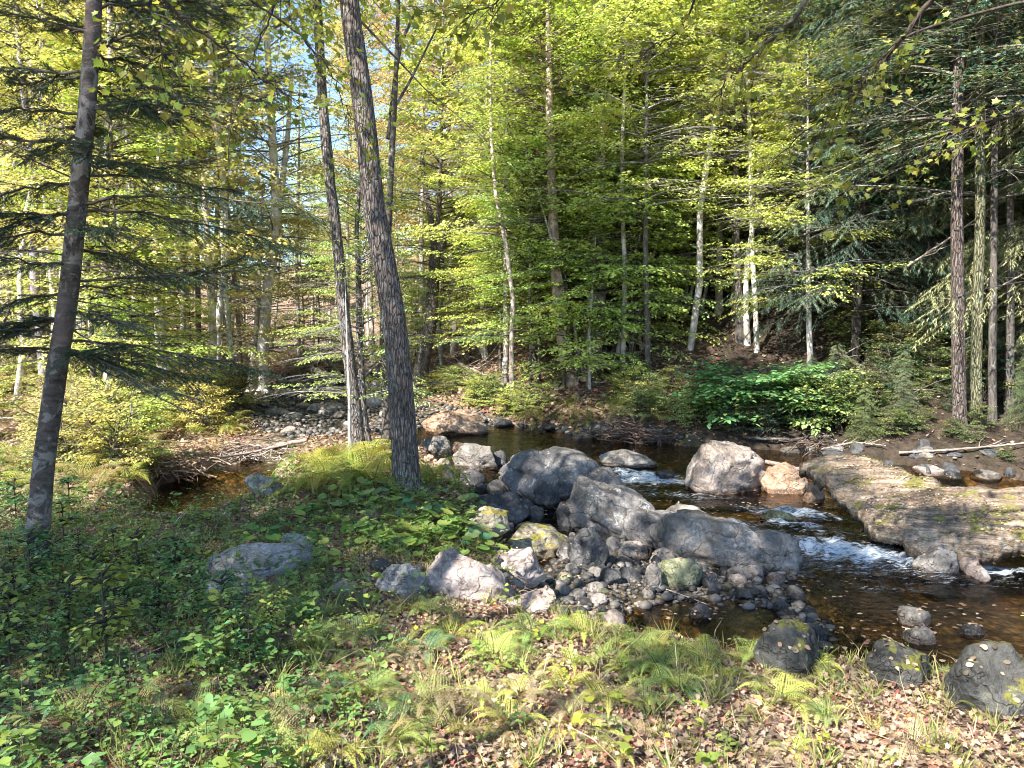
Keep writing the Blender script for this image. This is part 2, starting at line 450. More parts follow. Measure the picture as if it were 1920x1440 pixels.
def water_mat():
    m = M('stream_water')
    co = m.coord('Object')
    foam = m.attr('foam'); flow = m.attr('flow')
    st = m.n('ShaderNodeMapping'); st.inputs['Rotation'].default_value = (0, 0, R(-18)); st.inputs['Scale'].default_value = (1.2, 5, 3); m.l(co, st.inputs[0])
    sn = m.noise(st.outputs[0], 7, 5, .7, .5)
    rip = m.noise(m.coord('Object', (1, 1.7, 1)), 5, 4, .6, .4)
    rip2 = m.noise(m.coord('Object', (1, 1.6, 1)), 24, 3, .6, .3)
    h = m.math('ADD', m.math('MULTIPLY', rip, .6), m.math('MULTIPLY', rip2, .16))
    h = m.math('ADD', h, m.math('MULTIPLY', m.math('MULTIPLY', sn, foam), 1.4))
    b = m.n('ShaderNodeBump'); b.inputs['Distance'].default_value = .05; m.l(h, b.inputs['Height'])
    m.l(m.math('ADD', m.math('MULTIPLY', flow, .8), .10), b.inputs['Strength'])
    gl = m.n('ShaderNodeBsdfGlossy'); gl.inputs['Roughness'].default_value = .04; m.l(b.outputs[0], gl.inputs['Normal'])
    tr = m.n('ShaderNodeBsdfTransparent'); tr.inputs['Color'].default_value = (.64, .51, .32, 1)
    fr = m.n('ShaderNodeFresnel'); fr.inputs['IOR'].default_value = 1.33; m.l(b.outputs[0], fr.inputs['Normal'])
    w = m.n('ShaderNodeMixShader'); m.l(fr.outputs[0], w.inputs[0]); m.l(tr.outputs[0], w.inputs[1]); m.l(gl.outputs[0], w.inputs[2])
    fo = m.princ(m.ramp(sn, [(.3, (.30, .42, .52)), (.6, (.80, .84, .88))]), .45, .5, m.bump(sn, .9, .06))
    k = m.math('ADD', m.math('MULTIPLY', foam, .85), m.math('MULTIPLY', m.math('SUBTRACT', sn, .66), 2.2))
    km = m.ramp(k, [(.05, 0.), (.5, .9)])
    x = m.n('ShaderNodeMixShader'); m.l(km, x.inputs[0]); m.l(w.outputs[0], x.inputs[1]); m.l(fo.outputs[0], x.inputs[2])
    return m.done(x.outputs[0])
MAT['water'] = water_mat()

MAT['rock_grey'] = rock_mat('rock_grey', (.10, .088, .075), (.215, .19, .165), (.39, .35, .31), rough=.7)
MAT['rock_violet'] = rock_mat('rock_violet', (.085, .075, .068), (.18, .163, .15), (.35, .32, .295), rough=.7, spots=.8)
MAT['rock_dark'] = rock_mat('rock_dark', (.03, .03, .032), (.07, .068, .068), (.14, .135, .13), rough=.6)
MAT['rock_mossy'] = rock_mat('rock_mossy', (.03, .03, .027), (.06, .058, .052), (.12, .115, .10), moss=.42, mossc=(.12, .115, .02))
MAT['rock_pink'] = rock_mat('rock_pink', (.2, .15, .135), (.40, .32, .28), (.55, .46, .41), rough=.8)
MAT['rock_olive'] = rock_mat('rock_olive', (.12, .125, .07), (.21, .215, .12), (.31, .30, .2), rough=.6, spots=.15)
MAT['rock_yellow'] = rock_mat('rock_yellow', (.20, .16, .12), (.34, .29, .2), (.46, .41, .3), moss=.42, mossc=(.26, .22, .04))
MAT['rock_tan'] = rock_mat('rock_tan', (.2, .15, .12), (.36, .29, .24), (.5, .42, .36), rough=.7)
MAT['rock_slab'] = rock_mat('rock_slab', (.07, .05, .034), (.22, .16, .11), (.45, .36, .27), moss=.30, mossc=(.16, .145, .035), streak=(1.3, 2.6, 2.6), rotz=24)
MAT['rock_ledge'] = rock_mat('rock_ledge', (.12, .12, .12), (.27, .26, .25), (.46, .44, .42), moss=.12, mossc=(.06, .09, .03), streak=(1, 1.5, 3))
MAT['rock_orange'] = rock_mat('rock_orange', (.19, .11, .07), (.36, .23, .15), (.46, .34, .25), rough=.6)

# ------------------------------------------------------------------ ground + water
def axis(parts): return np.unique(np.round(np.concatenate(parts), 4))
gx = axis([-np.geomspace(20, 320, 40), np.arange(-20, -8, .25), np.arange(-8, 9, .065), np.arange(9, 20, .25), np.geomspace(20, 320, 40)])
gy = axis([np.arange(-30, 1.5, 1.), np.arange(1.5, 15.5, .065), np.arange(15.5, 32, .16), np.geomspace(32, 420, 110)])
GX, GY = np.meshgrid(gx, gy)
GZ = terrain(GX.ravel(), GY.ravel())
nx, ny = len(gx), len(gy)
idx = np.arange(nx * ny).reshape(ny, nx)
Q = np.stack([idx[:-1, :-1], idx[:-1, 1:], idx[1:, 1:], idx[1:, :-1]], -1).reshape(-1, 4)
bedk = sstep(-.05, .15, wet(GX.ravel(), GY.ravel()))
g = ob('ground', mk('ground', np.stack([GX.ravel(), GY.ravel(), GZ], -1), None, Q, MAT['ground'], True, {'bed': bedk, 'humus_shade': sstep(-1.6, .2, sdf(HILL, GX.ravel(), GY.ravel())) * sstep(.1, .3, GX.ravel() / np.maximum(GY.ravel(), 1))}))
tag(g, 'leaf strewn forest floor, stream bed and wooded hillside', 'ground', kind='structure')

CASC = [((1235, 905), .95, .26, 1.), ((1180, 890), .35, .2, .9), ((1485, 966), .6, .13, 1.), ((1480, 988), .55, .12, 1.), ((1600, 1042), .85, .26, 1.15), ((1540, 1035), .5, .2, 1.), ((1680, 1055), .5, .22, .9),
        ((1890, 1078), .75, .13, 1.), ((1380, 985), .25, .22, .8), ((1195, 868), .3, .16, .7), ((1690, 1110), .5, .15, .35), ((1650, 1072), 1.3, .34, .5), ((1275, 930), .7, .3, .5), ((1540, 1000), .6, .2, .45), ((1150, 872), .3, .2, .5)]
wx = np.arange(-12.5, 17, .06); wy = axis([np.arange(0, 14, .05), np.arange(14, 52, .15)])
WX, WY = np.meshgrid(wx, wy); X, Y = WX.ravel(), WY.ravel()
inside = np.maximum(sdf(WET, X, Y), sdf(SIDE, X, Y))
foam = np.zeros_like(X)
ang = R(-16)
for (c, a, b, s) in CASC:
    px_, py_ = wpt(*c)
    dx, dy = X - px_, Y - py_
    e = ((dx * math.cos(ang) + dy * math.sin(ang)) / a) ** 2 + ((-dx * math.sin(ang) + dy * math.cos(ang)) / b) ** 2
    foam = np.maximum(foam, s * np.exp(-e * .8))
flow = np.clip(.15 + .5 * sstep(7.0, 8.4, Y) + .8 * foam, 0, 1.2)
Z = wl(Y) + foam * (.05 + .14 * fbm(X * 5, Y * 9, seed=41, oct=3)) + .006 * fbm(X * 3, Y * 5, seed=44, oct=2) * flow
nx, ny = len(wx), len(wy)
idx = np.arange(nx * ny).reshape(ny, nx)
Q = np.stack([idx[:-1, :-1], idx[:-1, 1:], idx[1:, 1:], idx[1:, :-1]], -1).reshape(-1, 4)
Q = Q[inside[Q[:, 0]] > -.5]
used = np.unique(Q); rem = np.zeros(nx * ny, int); rem[used] = np.arange(len(used))
wo = ob('water', mk('water', np.stack([X, Y, Z], -1)[used], None, rem[Q], MAT['water'], True, {'foam': foam[used], 'flow': flow[used]}))
tag(wo, 'clear amber stream tumbling in small white cascades between boulders', 'stream', kind='structure')

# ------------------------------------------------------------------ rocks
def ico(sub):
    bm = bmesh.new(); bmesh.ops.create_icosphere(bm, subdivisions=sub, radius=1)
    V = np.array([v.co[:] for v in bm.verts]); T = np.array([[v.index for v in f.verts] for f in bm.faces]); bm.free()
    return V, T
ICO = {k: ico(k) for k in (1, 2, 3, 4, 5, 6)}

def rock_mesh(name, sx, sy, sz, seed, sub=5, mat=None, ang=.5, cuts=12, round_=.0, lay=0., fine=1.):
    """boulder: sphere cut by random planes, then roughened; sizes are half extents"""
    V, T = ICO[sub]; V = V.copy()
    r = np.random.default_rng(seed)
    n = fbm(V[:, 0] * .9 + seed, V[:, 1] * .9, V[:, 2] * .9, seed, 3)
    V *= (1 + .22 * n)[:, None]
    for _ in range(cuts):
        d = r.normal(size=3); d[2] = abs(d[2]) * .8 + .05 if r.random() < .7 else d[2]; d /= np.linalg.norm(d)
        c = r.uniform(.62, .9) + round_ * .2
        over = V @ d - c
        V -= np.where(over > 0, over * min(1, ang * 2), 0)[:, None].clip(0) * d
    V *= (1 / np.abs(V).max(0))
    f = 1.9
    nn = fbm(V[:, 0] * f + seed, V[:, 1] * f, V[:, 2] * f, seed + 5, 4)
    nn2 = fbm(V[:, 0] * 7 + seed, V[:, 1] * 7, V[:, 2] * 7, seed + 9, 3)
    ln = np.linalg.norm(V, axis=1)[:, None]
    cr = vnoise(V[:, 0] * 1.3 + seed, V[:, 1] * 1.3 + V[:, 0] * .8, V[:, 2] * 2.1, seed + 3) + .12 * nn2
    cr2 = vnoise(V[:, 0] * 2.6 - seed, V[:, 1] * 2.2, V[:, 2] * 1.7, seed + 4) + .1 * nn2
    crease = (np.exp(-np.abs(cr) * 26) * .085 + np.exp(-np.abs(cr2) * 34) * .05) * (sub >= 5)
    step = .035 * np.sign(cr) * (sub >= 5)
    V = V + V / ln * (nn * .11 + nn2 * .045 * fine - crease + step * np.clip(np.abs(cr) * 12, 0, 1))[:, None]
    V = V * np.array([sx, sy, sz])
    if lay:
        V[:, 2] += lay * vnoise(V[:, 0] * 1.2, V[:, 1] * 7 + V[:, 2] * 5, seed=seed) * sz
    return mk(name, V, T, None, mat, True)

def ok_(p): return wet(np.array([p[0]]), np.array([p[1]]))[0] < .3
NROCK = [0]
def rock(u, v, w, h, mat, label, depth=.8, rz=0., tilt=(0, 0), seed=None, ang=.5, cuts=9, group=None, cat='boulder', name='boulder', sub=5, emb=.28, zoff=0, lay=0., Y=None, moreY=0.):
    """u = centre px, v = contact row px, w,h = px size as seen."""
    NROCK[0] += 1
    p = hit(u, v, True) if Y is None else at_y(u, v, Y)
    y0 = p[1]
    sx = w * y0 / F / 2
    hh = h * y0 / F
    sy = sx * depth
    yc = y0 + sy * .75
    sc_ = yc / y0
    sx *= sc_; hh *= sc_
    sz = hh / (2 - emb * 2) * 1.0
    xc = (u - 960) / F * yc / (cp)
    zc = p[2] + hh - sz * 1.0 + zoff
    me = rock_mesh(name, sx, sy, sz, seed or NROCK[0] * 13 + 5, sub, MAT[mat], ang, cuts, lay=lay)
    o = ob(name, me, None, (xc, yc + moreY, zc), (R(tilt[0]), R(tilt[1]), R(rz)))
    return tag(o, label, cat, group)

rock(1046, 938, 225, 98, 'rock_violet', 'high domed grey boulder at the back of the big rock cluster, purple lichen on top', depth=.9, rz=12, tilt=(0, 10), seed=31, ang=.75, cuts=16, zoff=-.05)
rock(1125, 958, 100, 72, 'rock_violet', 'sloping grey rock shoulder running down towards the upper white cascade', depth=1.2, rz=-20, tilt=(0, 16), seed=37, ang=.4)
rock(990, 930, 105, 72, 'rock_grey', 'smooth pale rounded boulder leaning on the high domed boulder', depth=.75, seed=44, ang=.3, cuts=5)
rock(1150, 1014, 240, 112, 'rock_violet', 'large dark grey boulder in the middle of the cluster with a sharp upper corner', depth=.8, rz=-14, tilt=(0, 22), seed=52, ang=.8, cuts=16, zoff=-.03)
rock(1232, 1034, 130, 84, 'rock_violet', 'speckled grey boulder wedged between the large middle boulder and the long whaleback rock', depth=.9, rz=25, tilt=(0, 24), seed=58, ang=.8, cuts=16)
rock(1348, 1066, 250, 96, 'rock_grey', 'long grey whaleback boulder beside the middle cascade', depth=.65, rz=-12, tilt=(0, 10), seed=63, ang=.7, cuts=14)
rock(1452, 1074, 140, 72, 'rock_grey', 'low boulder with a bright white end nosing into the lowest cascade', depth=.7, rz=-8, tilt=(0, 12), seed=66, ang=.3, cuts=6)
rock(1085, 1050, 84, 50, 'rock_violet', 'medium grey rock at the foot of the ridge above the mossy boulder', depth=.8, rz=20, seed=201, ang=.8, cuts=16)
rock(1185, 1056, 96, 36, 'rock_grey', 'low grey rock between the ridge and the flat pink stone', depth=.7, rz=-10, seed=202, ang=.8)
rock(1290, 1006, 100, 52, 'rock_grey', 'grey hump behind the long whaleback boulder', depth=.8, rz=-15, tilt=(0, 14), seed=203, ang=.6)
rock(975, 975, 66, 40, 'rock_dark', 'dark blocky rock below the pale rounded boulder', depth=.8, rz=15, seed=204, ang=.9)
rock(1250, 1066, 70, 34, 'rock_tan', 'small tan rock leaning on the left foot of the whaleback boulder', depth=.7, seed=205, ang=.7)
rock(1400, 1090, 60, 24, 'rock_grey', 'flat grey stone on the gravel below the whaleback boulder', depth=.7, seed=206, ang=.7, sub=4)
_pts = [(885, 968), (915, 958), (955, 1000), (985, 1008), (1005, 985), (1030, 1012), (1050, 1030), (1075, 1018), (1095, 1040), (1120, 1048), (1150, 1040), (1175, 1062), (1210, 1052), (1230, 1075), (1268, 1048), (1300, 1078), (1330, 1092), (1365, 1086), (1390, 1100), (1425, 1092), (1465, 1098), (1080, 1078), (1115, 1085), (1148, 1098), (1180, 1092), (1345, 1125), (1400, 1128), (1440, 1118), (845, 905), (828, 880), (905, 925), (1500, 1130), (1520, 1160), (1470, 1150), (1120, 1112), (1050, 1118)]
for i_, (u_, v_) in enumerate(_pts):
    rock(u_ + rnd.uniform(-6, 6), v_, rnd.uniform(26, 58), rnd.uniform(16, 34), rnd.choice(['rock_dark', 'rock_grey', 'rock_violet', 'rock_tan', 'rock_dark']), 'angular rubble stone packed along the foot of the boulder ridge', depth=.9, rz=rnd.uniform(-40, 40), seed=700 + i_ % 40, ang=.9, cuts=16, group='rubble along the boulder ridge', cat='stone', name='rubble_stone', sub=4)
rock(1020, 955, 60, 52, 'rock_dark', 'small dark egg shaped rock under the pale rounded boulder', depth=.9, seed=71, ang=.5)
rock(945, 990, 130, 80, 'rock_dark', 'dark split rock at the water edge right of the big leaning tree', depth=.7, rz=18, seed=75, ang=.8)
rock(1065, 1000, 50, 62, 'rock_dark', 'upright dark cleft rock at the foot of the large middle boulder', depth=.8, rz=30, seed=77, ang=.8)
rock(1105, 1062, 75, 70, 'rock_dark', 'dark angular rock beside the yellow mossy boulder', depth=.8, rz=-20, tilt=(0, 14), seed=79, ang=.8)
rock(1000, 1052, 142, 62, 'rock_yellow', 'flat topped boulder furred with yellow moss and fallen leaves', depth=.7, rz=-6, seed=84, ang=.7, lay=.05)
rock(908, 1000, 105, 52, 'rock_yellow', 'tilted layered slab with yellow moss above the broad leaved plants', depth=.6, rz=12, tilt=(0, -14), seed=87, ang=.8, lay=.1)
rock(880, 1130, 175, 78, 'rock_pink', 'broad pale pink boulder in full sun at the edge of the gravel', depth=.8, rz=-10, tilt=(0, 10), seed=91, ang=.5, cuts=6)
rock(968, 1090, 112, 52, 'rock_pink', 'rounded pinkish boulder between the broad pale boulder and the mossy one', depth=.8, seed=95, ang=.4)
rock(1005, 1150, 105, 40, 'rock_pink', 'low flat pink rock sinking into the ferns at the near bank', depth=.7, rz=10, seed=97, ang=.5)
rock(760, 1118, 110, 52, 'rock_ledge', 'grey speckled rock half buried left of the broad pale boulder', depth=.7, rz=8, seed=99, ang=.6)
rock(1282, 1105, 104, 58, 'rock_olive', 'smooth olive green boulder sitting on the gravel bar', depth=.65, rz=-6, tilt=(0, 6), seed=104, ang=.4, cuts=5)
rock(1228, 1108, 38, 52, 'rock_grey', 'narrow grey stone touching the left side of the olive boulder', depth=.8, seed=106, ang=.5)
rock(1340, 1107, 34, 28, 'rock_dark', 'dark cobble touching the right side of the olive boulder', depth=.9, seed=108, ang=.4)
rock(1362, 930, 158, 96, 'rock_tan', 'big rounded midstream boulder with pale and pink patches', depth=.75, rz=6, tilt=(0, 4), seed=115, ang=.4, cuts=7)
rock(1474, 930, 88, 64, 'rock_orange', 'brown angular boulder right behind the rounded midstream boulder', depth=.8, rz=10, seed=121, ang=.7)
rock(1529, 946, 42, 40, 'rock_orange', 'small rust coloured rock under the tip of the great slab', depth=.8, seed=123, ang=.7)
rock(1305, 918, 20, 14, 'rock_orange', 'tiny rusty stone at the left foot of the midstream boulder', depth=.8, seed=124, ang=.4, sub=3)
rock(1468, 988, 70, 34, 'rock_olive', 'wet green rock parting the middle cascade', depth=1.1, rz=25, tilt=(0, 16), seed=127, ang=.7, zoff=-.05)
rock(1250, 900, 46, 20, 'rock_dark', 'wet stone breaking the foam of the upper cascade', depth=.9, seed=129, ang=.5, sub=4)
rock(1180, 880, 115, 32, 'rock_grey', 'long flat grey rock at the water behind the rock cluster', depth=.7, rz=-8, tilt=(0, 6), seed=131, ang=.5)
rock(1490, 1270, 132, 92, 'rock_mossy', 'dark dome shaped boulder with a green moss patch at the near bank', depth=.8, seed=137, ang=.35, cuts=6)
rock(1705, 1290, 138, 82, 'rock_mossy', 'moss covered angular boulder between the two dark near bank boulders', depth=.8, rz=14, seed=141, ang=.7)
rock(1880, 1350, 160, 122, 'rock_mossy', 'large dark boulder cut by the right edge at the near bank', depth=.8, seed=146, ang=.45, cuts=7)
rock(1728, 1178, 66, 34, 'rock_grey', 'oval grey stone standing in the dark shallows, upper of the pair', depth=.7, rz=-14, tilt=(0, 10), seed=151, ang=.35, sub=4)
rock(1740, 1212, 64, 34, 'rock_grey', 'oval grey stone standing in the dark shallows, lower of the pair', depth=.7, rz=-10, tilt=(0, 10), seed=153, ang=.35, sub=4)
rock(1838, 1196, 50, 24, 'rock_dark', 'low grey stone awash near the right edge of the shallows', depth=.7, seed=155, ang=.35, sub=4)
rock(1548, 1205, 34, 38, 'rock_dark', 'upright dark stone behind the dome shaped mossy boulder', depth=.8, seed=157, ang=.6, sub=4)
rock(1320, 1165, 46, 28, 'rock_dark', 'dark violet stone lying in the near pool', depth=.8, seed=158, ang=.4, sub=4)
rock(1155, 1182, 44, 34, 'rock_tan', 'round brownish stone at the left end of the near pool', depth=.8, seed=160, ang=.3, sub=4)
rock(1125, 1138, 34, 20, 'rock_pink', 'small pale stone on wet leaves left of the near pool', depth=.8, seed=161, ang=.3, sub=4)
rock(1220, 1128, 26, 22, 'rock_grey', 'small round light grey stone on the gravel below the olive boulder', depth=.8, seed=162, ang=.2, sub=4)
rock(1190, 1042, 68, 22, 'rock_pink', 'flat pink stone lying above the olive boulder', depth=.6, rz=-10, seed=163, ang=.4, sub=4)
rock(1060, 1092, 32, 18, 'rock_olive', 'greenish oval cobble right of the rounded pinkish boulder', depth=.8, seed=164, ang=.2, sub=4)
rock(1770, 1086, 84, 58, 'rock_violet', 'violet grey rock at the lower end of the great slab', depth=.8, rz=-24, tilt=(0, 18), seed=167, ang=.7)
rock(478, 1092, 225, 66, 'rock_ledge', 'broad layered grey ledge in the shade left of the leafy bank', depth=.85, rz=6, tilt=(6, -5), seed=211, ang=.9, cuts=20, lay=.12, zoff=-.05)
rock(430, 1122, 120, 36, 'rock_ledge', 'low flat grey slab in front of the broad layered ledge, partly under plants', depth=.9, rz=14, seed=214, ang=.9, lay=.08)
rock(545, 1052, 90, 50, 'rock_ledge', 'smaller grey rock behind the right end of the broad layered ledge', depth=1., rz=-10, seed=173, ang=.9, lay=.06, zoff=-.03)
rock(490, 930, 72, 46, 'rock_ledge', 'grey speckled rock at the mouth of the small side pool', depth=.7, seed=175, ang=.6)
rock(855, 818, 128, 50, 'rock_orange', 'orange brown ledge boulder behind the big leaning tree', depth=.7, rz=-6, tilt=(0, 4), seed=181, ang=.8, lay=.05)
rock(820, 852, 62, 36, 'rock_grey', 'grey boulder just right of the big leaning trunk', depth=.8, seed=183, ang=.5)
rock(895, 885, 92, 52, 'rock_grey', 'pale topped boulder leaning towards the bank behind the broad leaves', depth=.6, rz=-12, tilt=(0, 12), seed=185, ang=.6)
rock(935, 880, 36, 38, 'rock_dark', 'dark upright block left of the high domed boulder', depth=.8, seed=186, ang=.8, sub=4)
rock(880, 918, 60, 36, 'rock_dark', 'dark wedge of rock by the broad leaved plants', depth=.8, rz=20, seed=187, ang=.7, sub=4)
rock(935, 930, 46, 30, 'rock_grey', 'small grey rock left of the pale rounded boulder', depth=.8, seed=188, ang=.5, sub=4)
rock(640, 1112, 56, 24, 'rock_tan', 'flat tan stone in the dry gully below the bank', depth=.6, seed=190, ang=.4, sub=4)
rock(708, 1075, 40, 28, 'rock_dark', 'dark rounded stone in the dry gully below the bank', depth=.8, seed=191, ang=.4, sub=4)
rock(1745, 893, 56, 22, 'rock_pink', 'pale pink stone lying behind the great slab', depth=.7, seed=193, ang=.4, sub=4)
rock(1545, 885, 30, 16, 'rock_dark', 'small dark stone in the still water behind the great slab', depth=.8, seed=194, ang=.3, sub=4)
rock(1130, 818, 90, 28, 'rock_dark', 'dark rock under the far bank roots', depth=.6, seed=195, ang=.6, sub=4)
rock(700, 762, 66, 30, 'rock_pink', 'pale pink boulder in the riffle far upstream', depth=.8, seed=196, ang=.5, sub=4)
rock(630, 745, 60, 20, 'rock_tan', 'long tan rock in the riffle far upstream', depth=.6, seed=197, ang=.5, sub=4)
rock(860, 850, 40, 22, 'rock_orange', 'small brown rock awash above the rock cluster', depth=.7, seed=198, ang=.5, sub=4)

# great slab: tilted plate with its own plan outline
def slab():
    pts = [(1508, 880, -.08), (1620, 872, .04), (1740, 878, .12), (1870, 892, .14), (2150, 930, .05), (2250, 1150, -.6), (1925, 1085, -.80), (1760, 1045, -.64), (1640, 985, -.40), (1560, 920, -.22)]
    plan = []
    for u, v, z in pts:
        d = ray(u, v); t = (z - CAMZ) / d[2]; plan.append((d[0] * t, d[1] * t, z))
    plan = np.array(plan)
    poly = [tuple(p[:2]) for p in plan]
    c = plan[:, :2].mean(0)
    # fit plane through outline heights
    A = np.c_[plan[:, 0], plan[:, 1], np.ones(len(plan))]
    co, *_ = np.linalg.lstsq(A, plan[:, 2], rcond=None)
    xs = np.arange(plan[:, 0].min() - .4, plan[:, 0].max() + .4, .03); ys = np.arange(plan[:, 1].min() - .4, plan[:, 1].max() + .4, .03)
    XX, YY = np.meshgrid(xs, ys); x, y = XX.ravel(), YY.ravel()
    d = sdf(poly, x, y) + .2 * fbm(x * 1.7, y * 1.7, seed=61, oct=5)
    th = R(-24); al = x * math.cos(th) + y * math.sin(th); ac = -x * math.sin(th) + y * math.cos(th)
    z = co[0] * x + co[1] * y + co[2]
    z = z + .11 * fbm(al * .5, ac * 1.6, seed=62, oct=4) + .10 * np.abs(vnoise(al * .5, ac * 4, seed=63)) + .045 * vnoise(al * 1.2, ac * 16, seed=64) + .02 * fbm(al * 4, ac * 12, seed=68, oct=3)
    q_ = ac * 1.9 + .5 * fbm(al * .6, ac * 1.2, seed=69, oct=3); z = z + .075 * (q_ - np.floor(q_)) ** .7 - .05 * np.exp(-np.abs(vnoise(al * .9, ac * 1.1, seed=70)) * 30)
    z = z - .07 * (1 - sstep(0, .2, d)) ** 2
    top = z
    bot = top - .13 - .05 * vnoise(x * 4, y * 4, seed=66) ** 2 - .75 * sstep(.0, .75, d) ** 1.5
    keep = d > 0
    nx, ny = len(xs), len(ys); n = nx * ny
    idx = np.arange(n).reshape(ny, nx)
    Q = np.stack([idx[:-1, :-1], idx[:-1, 1:], idx[1:, 1:], idx[1:, :-1]], -1).reshape(-1, 4)
    Q = Q[keep[Q].all(1)]
    E = {}
    side = []
    for q in Q:
        for a, b in ((q[0], q[1]), (q[1], q[2]), (q[2], q[3]), (q[3], q[0])):
            if (b, a) in E: del E[(b, a)]
            else: E[(a, b)] = 1
    for a, b in E: side.append((b, a, a + n, b + n))
    bd = np.array(sorted({i for e_ in E for i in e_}))
    dg = d.reshape(ny, nx); gy_, gx2 = np.gradient(dg, .03)
    gxx, gyy = gx2.ravel()[bd], gy_.ravel()[bd]; nn = np.hypot(gxx, gyy) + 1e-6
    mv = np.clip(d[bd], 0, .05) / nn ** 2
    x = x.copy(); y = y.copy(); x[bd] -= gxx * mv; y[bd] -= gyy * mv
    V = np.vstack([np.stack([x, y, top], -1), np.stack([x, y, bot], -1)])
    QQ = np.vstack([Q, Q[:, ::-1] + n, np.array(side)])
    used = np.unique(QQ); rem = np.zeros(2 * n, int); rem[used] = np.arange(len(used))
    V = V[used]; c3 = np.array([c[0], c[1], -.4])
    o = ob('rock_slab', mk('rock_slab', V - c3, None, rem[QQ], MAT['rock_slab'], True), None, c3)
    tag(o, 'great tilted tan and mossy bedrock slab dipping to the stream at the right', 'rock slab')
slab()

# cobbles (things) and gravel (stuff)
COB = [rock_mesh('cobble', 1, .8, .55, 500 + i, 3, None, .4, 5) for i in range(6)]
for me in COB: me.materials.append(None)
def cobble(x, y, s, mat, label, group, name='cobble', zo=.2):
    me = COB[rnd.randrange(6)]
    o = ob(name, me, None, (x, y, gz(x, y) + s * zo), (rnd.uniform(-.25, .25), rnd.uniform(-.25, .25), rnd.uniform(0, 6.28)), (s, s * rnd.uniform(.7, 1), s * rnd.uniform(.7, 1.1)))
    o.material_slots[0].link = 'OBJECT'; o.material_slots[0].material = MAT[mat]
    return tag(o, label, 'stone', group)
bx0, bx1 = min(p[0] for p in BAR), max(p[0] for p in BAR); by0, by1 = min(p[1] for p in BAR), max(p[1] for p in BAR)
n = 0
while n < 150:
    x, y = rnd.uniform(bx0 - .4, bx1 + .6), rnd.uniform(by0 - .3, by1 + .6)
    if sdf(BAR, np.array([x]), np.array([y]))[0] < -.35: continue
    cobble(x, y, rnd.choice([.04, .045, .05, .06, .07, .09, .12]) * rnd.uniform(.8, 1.2), rnd.choice(['rock_grey', 'rock_dark', 'rock_dark', 'rock_dark', 'rock_violet', 'rock_tan', 'rock_olive']),
           'small rounded grey cobble in the gravel bar around the olive boulder', 'cobbles on the gravel bar')
    n += 1
n = 0
while n < 90:
    y = rnd.uniform(14.5, 32); x = rnd.uniform(-11, 2)
    if sdf(WET, np.array([x]), np.array([y]))[0] < .1: continue
    cobble(x, y, rnd.uniform(.1, .36), rnd.choice(['rock_grey', 'rock_tan', 'rock_pink', 'rock_tan', 'rock_grey']), 'stone standing in the shallow riffle upstream behind the leaning tree', 'stones in the upstream riffle', zo=.35)
    n += 1
n = 0
while n < 24:
    y = rnd.uniform(4.6, 12); x = rnd.uniform(-1, 7)
    if sdf(WET, np.array([x]), np.array([y]))[0] < .05 or sdf(BAR, np.array([x]), np.array([y]))[0] > -.2: continue
    cobble(x, y, rnd.uniform(.07, .17), rnd.choice(['rock_dark', 'rock_tan', 'rock_orange', 'rock_dark']), 'drowned stone on the bed of the stream', 'drowned stones in the stream', zo=.1)
    n += 1
for i in range(30):
    u = rnd.uniform(1480, 1930); v = rnd.uniform(845, 905); p = hit(u, v)
    if not ok_(p): continue
    rock(u, v, rnd.uniform(20, 56), rnd.uniform(10, 24), rnd.choice(['rock_dark', 'rock_dark', 'rock_grey']), 'dark half buried stone on the black soil of the right far bank', depth=.9, rz=rnd.uniform(-40, 40), seed=760 + i, ang=.9, cuts=14, group='stones on the right far bank', cat='stone', name='bank_stone', sub=3)
n = 0
while n < 22:
    y = rnd.uniform(14.5, 19.5); x = rnd.uniform(-.5, 11)
    d = sdf(WET, np.array([x]), np.array([y]))[0]
    if not (-.1 < d < .9): continue
    cobble(x, y, rnd.uniform(.08, .26), rnd.choice(['rock_dark', 'rock_dark', 'rock_grey']), 'dark stone along the foot of the far bank', 'stones along the far bank', zo=.3)
    n += 1
n = 0
while n < 14:
    u, v = rnd.uniform(560, 800), rnd.uniform(1040, 1120)
    p = hit(u, v)
    cobble(p[0], p[1], rnd.uniform(.03, .09), rnd.choice(['rock_dark', 'rock_tan', 'rock_grey']), 'small stone in the dry gully under the leafy bank', 'stones in the dry gully', zo=.3)
    n += 1

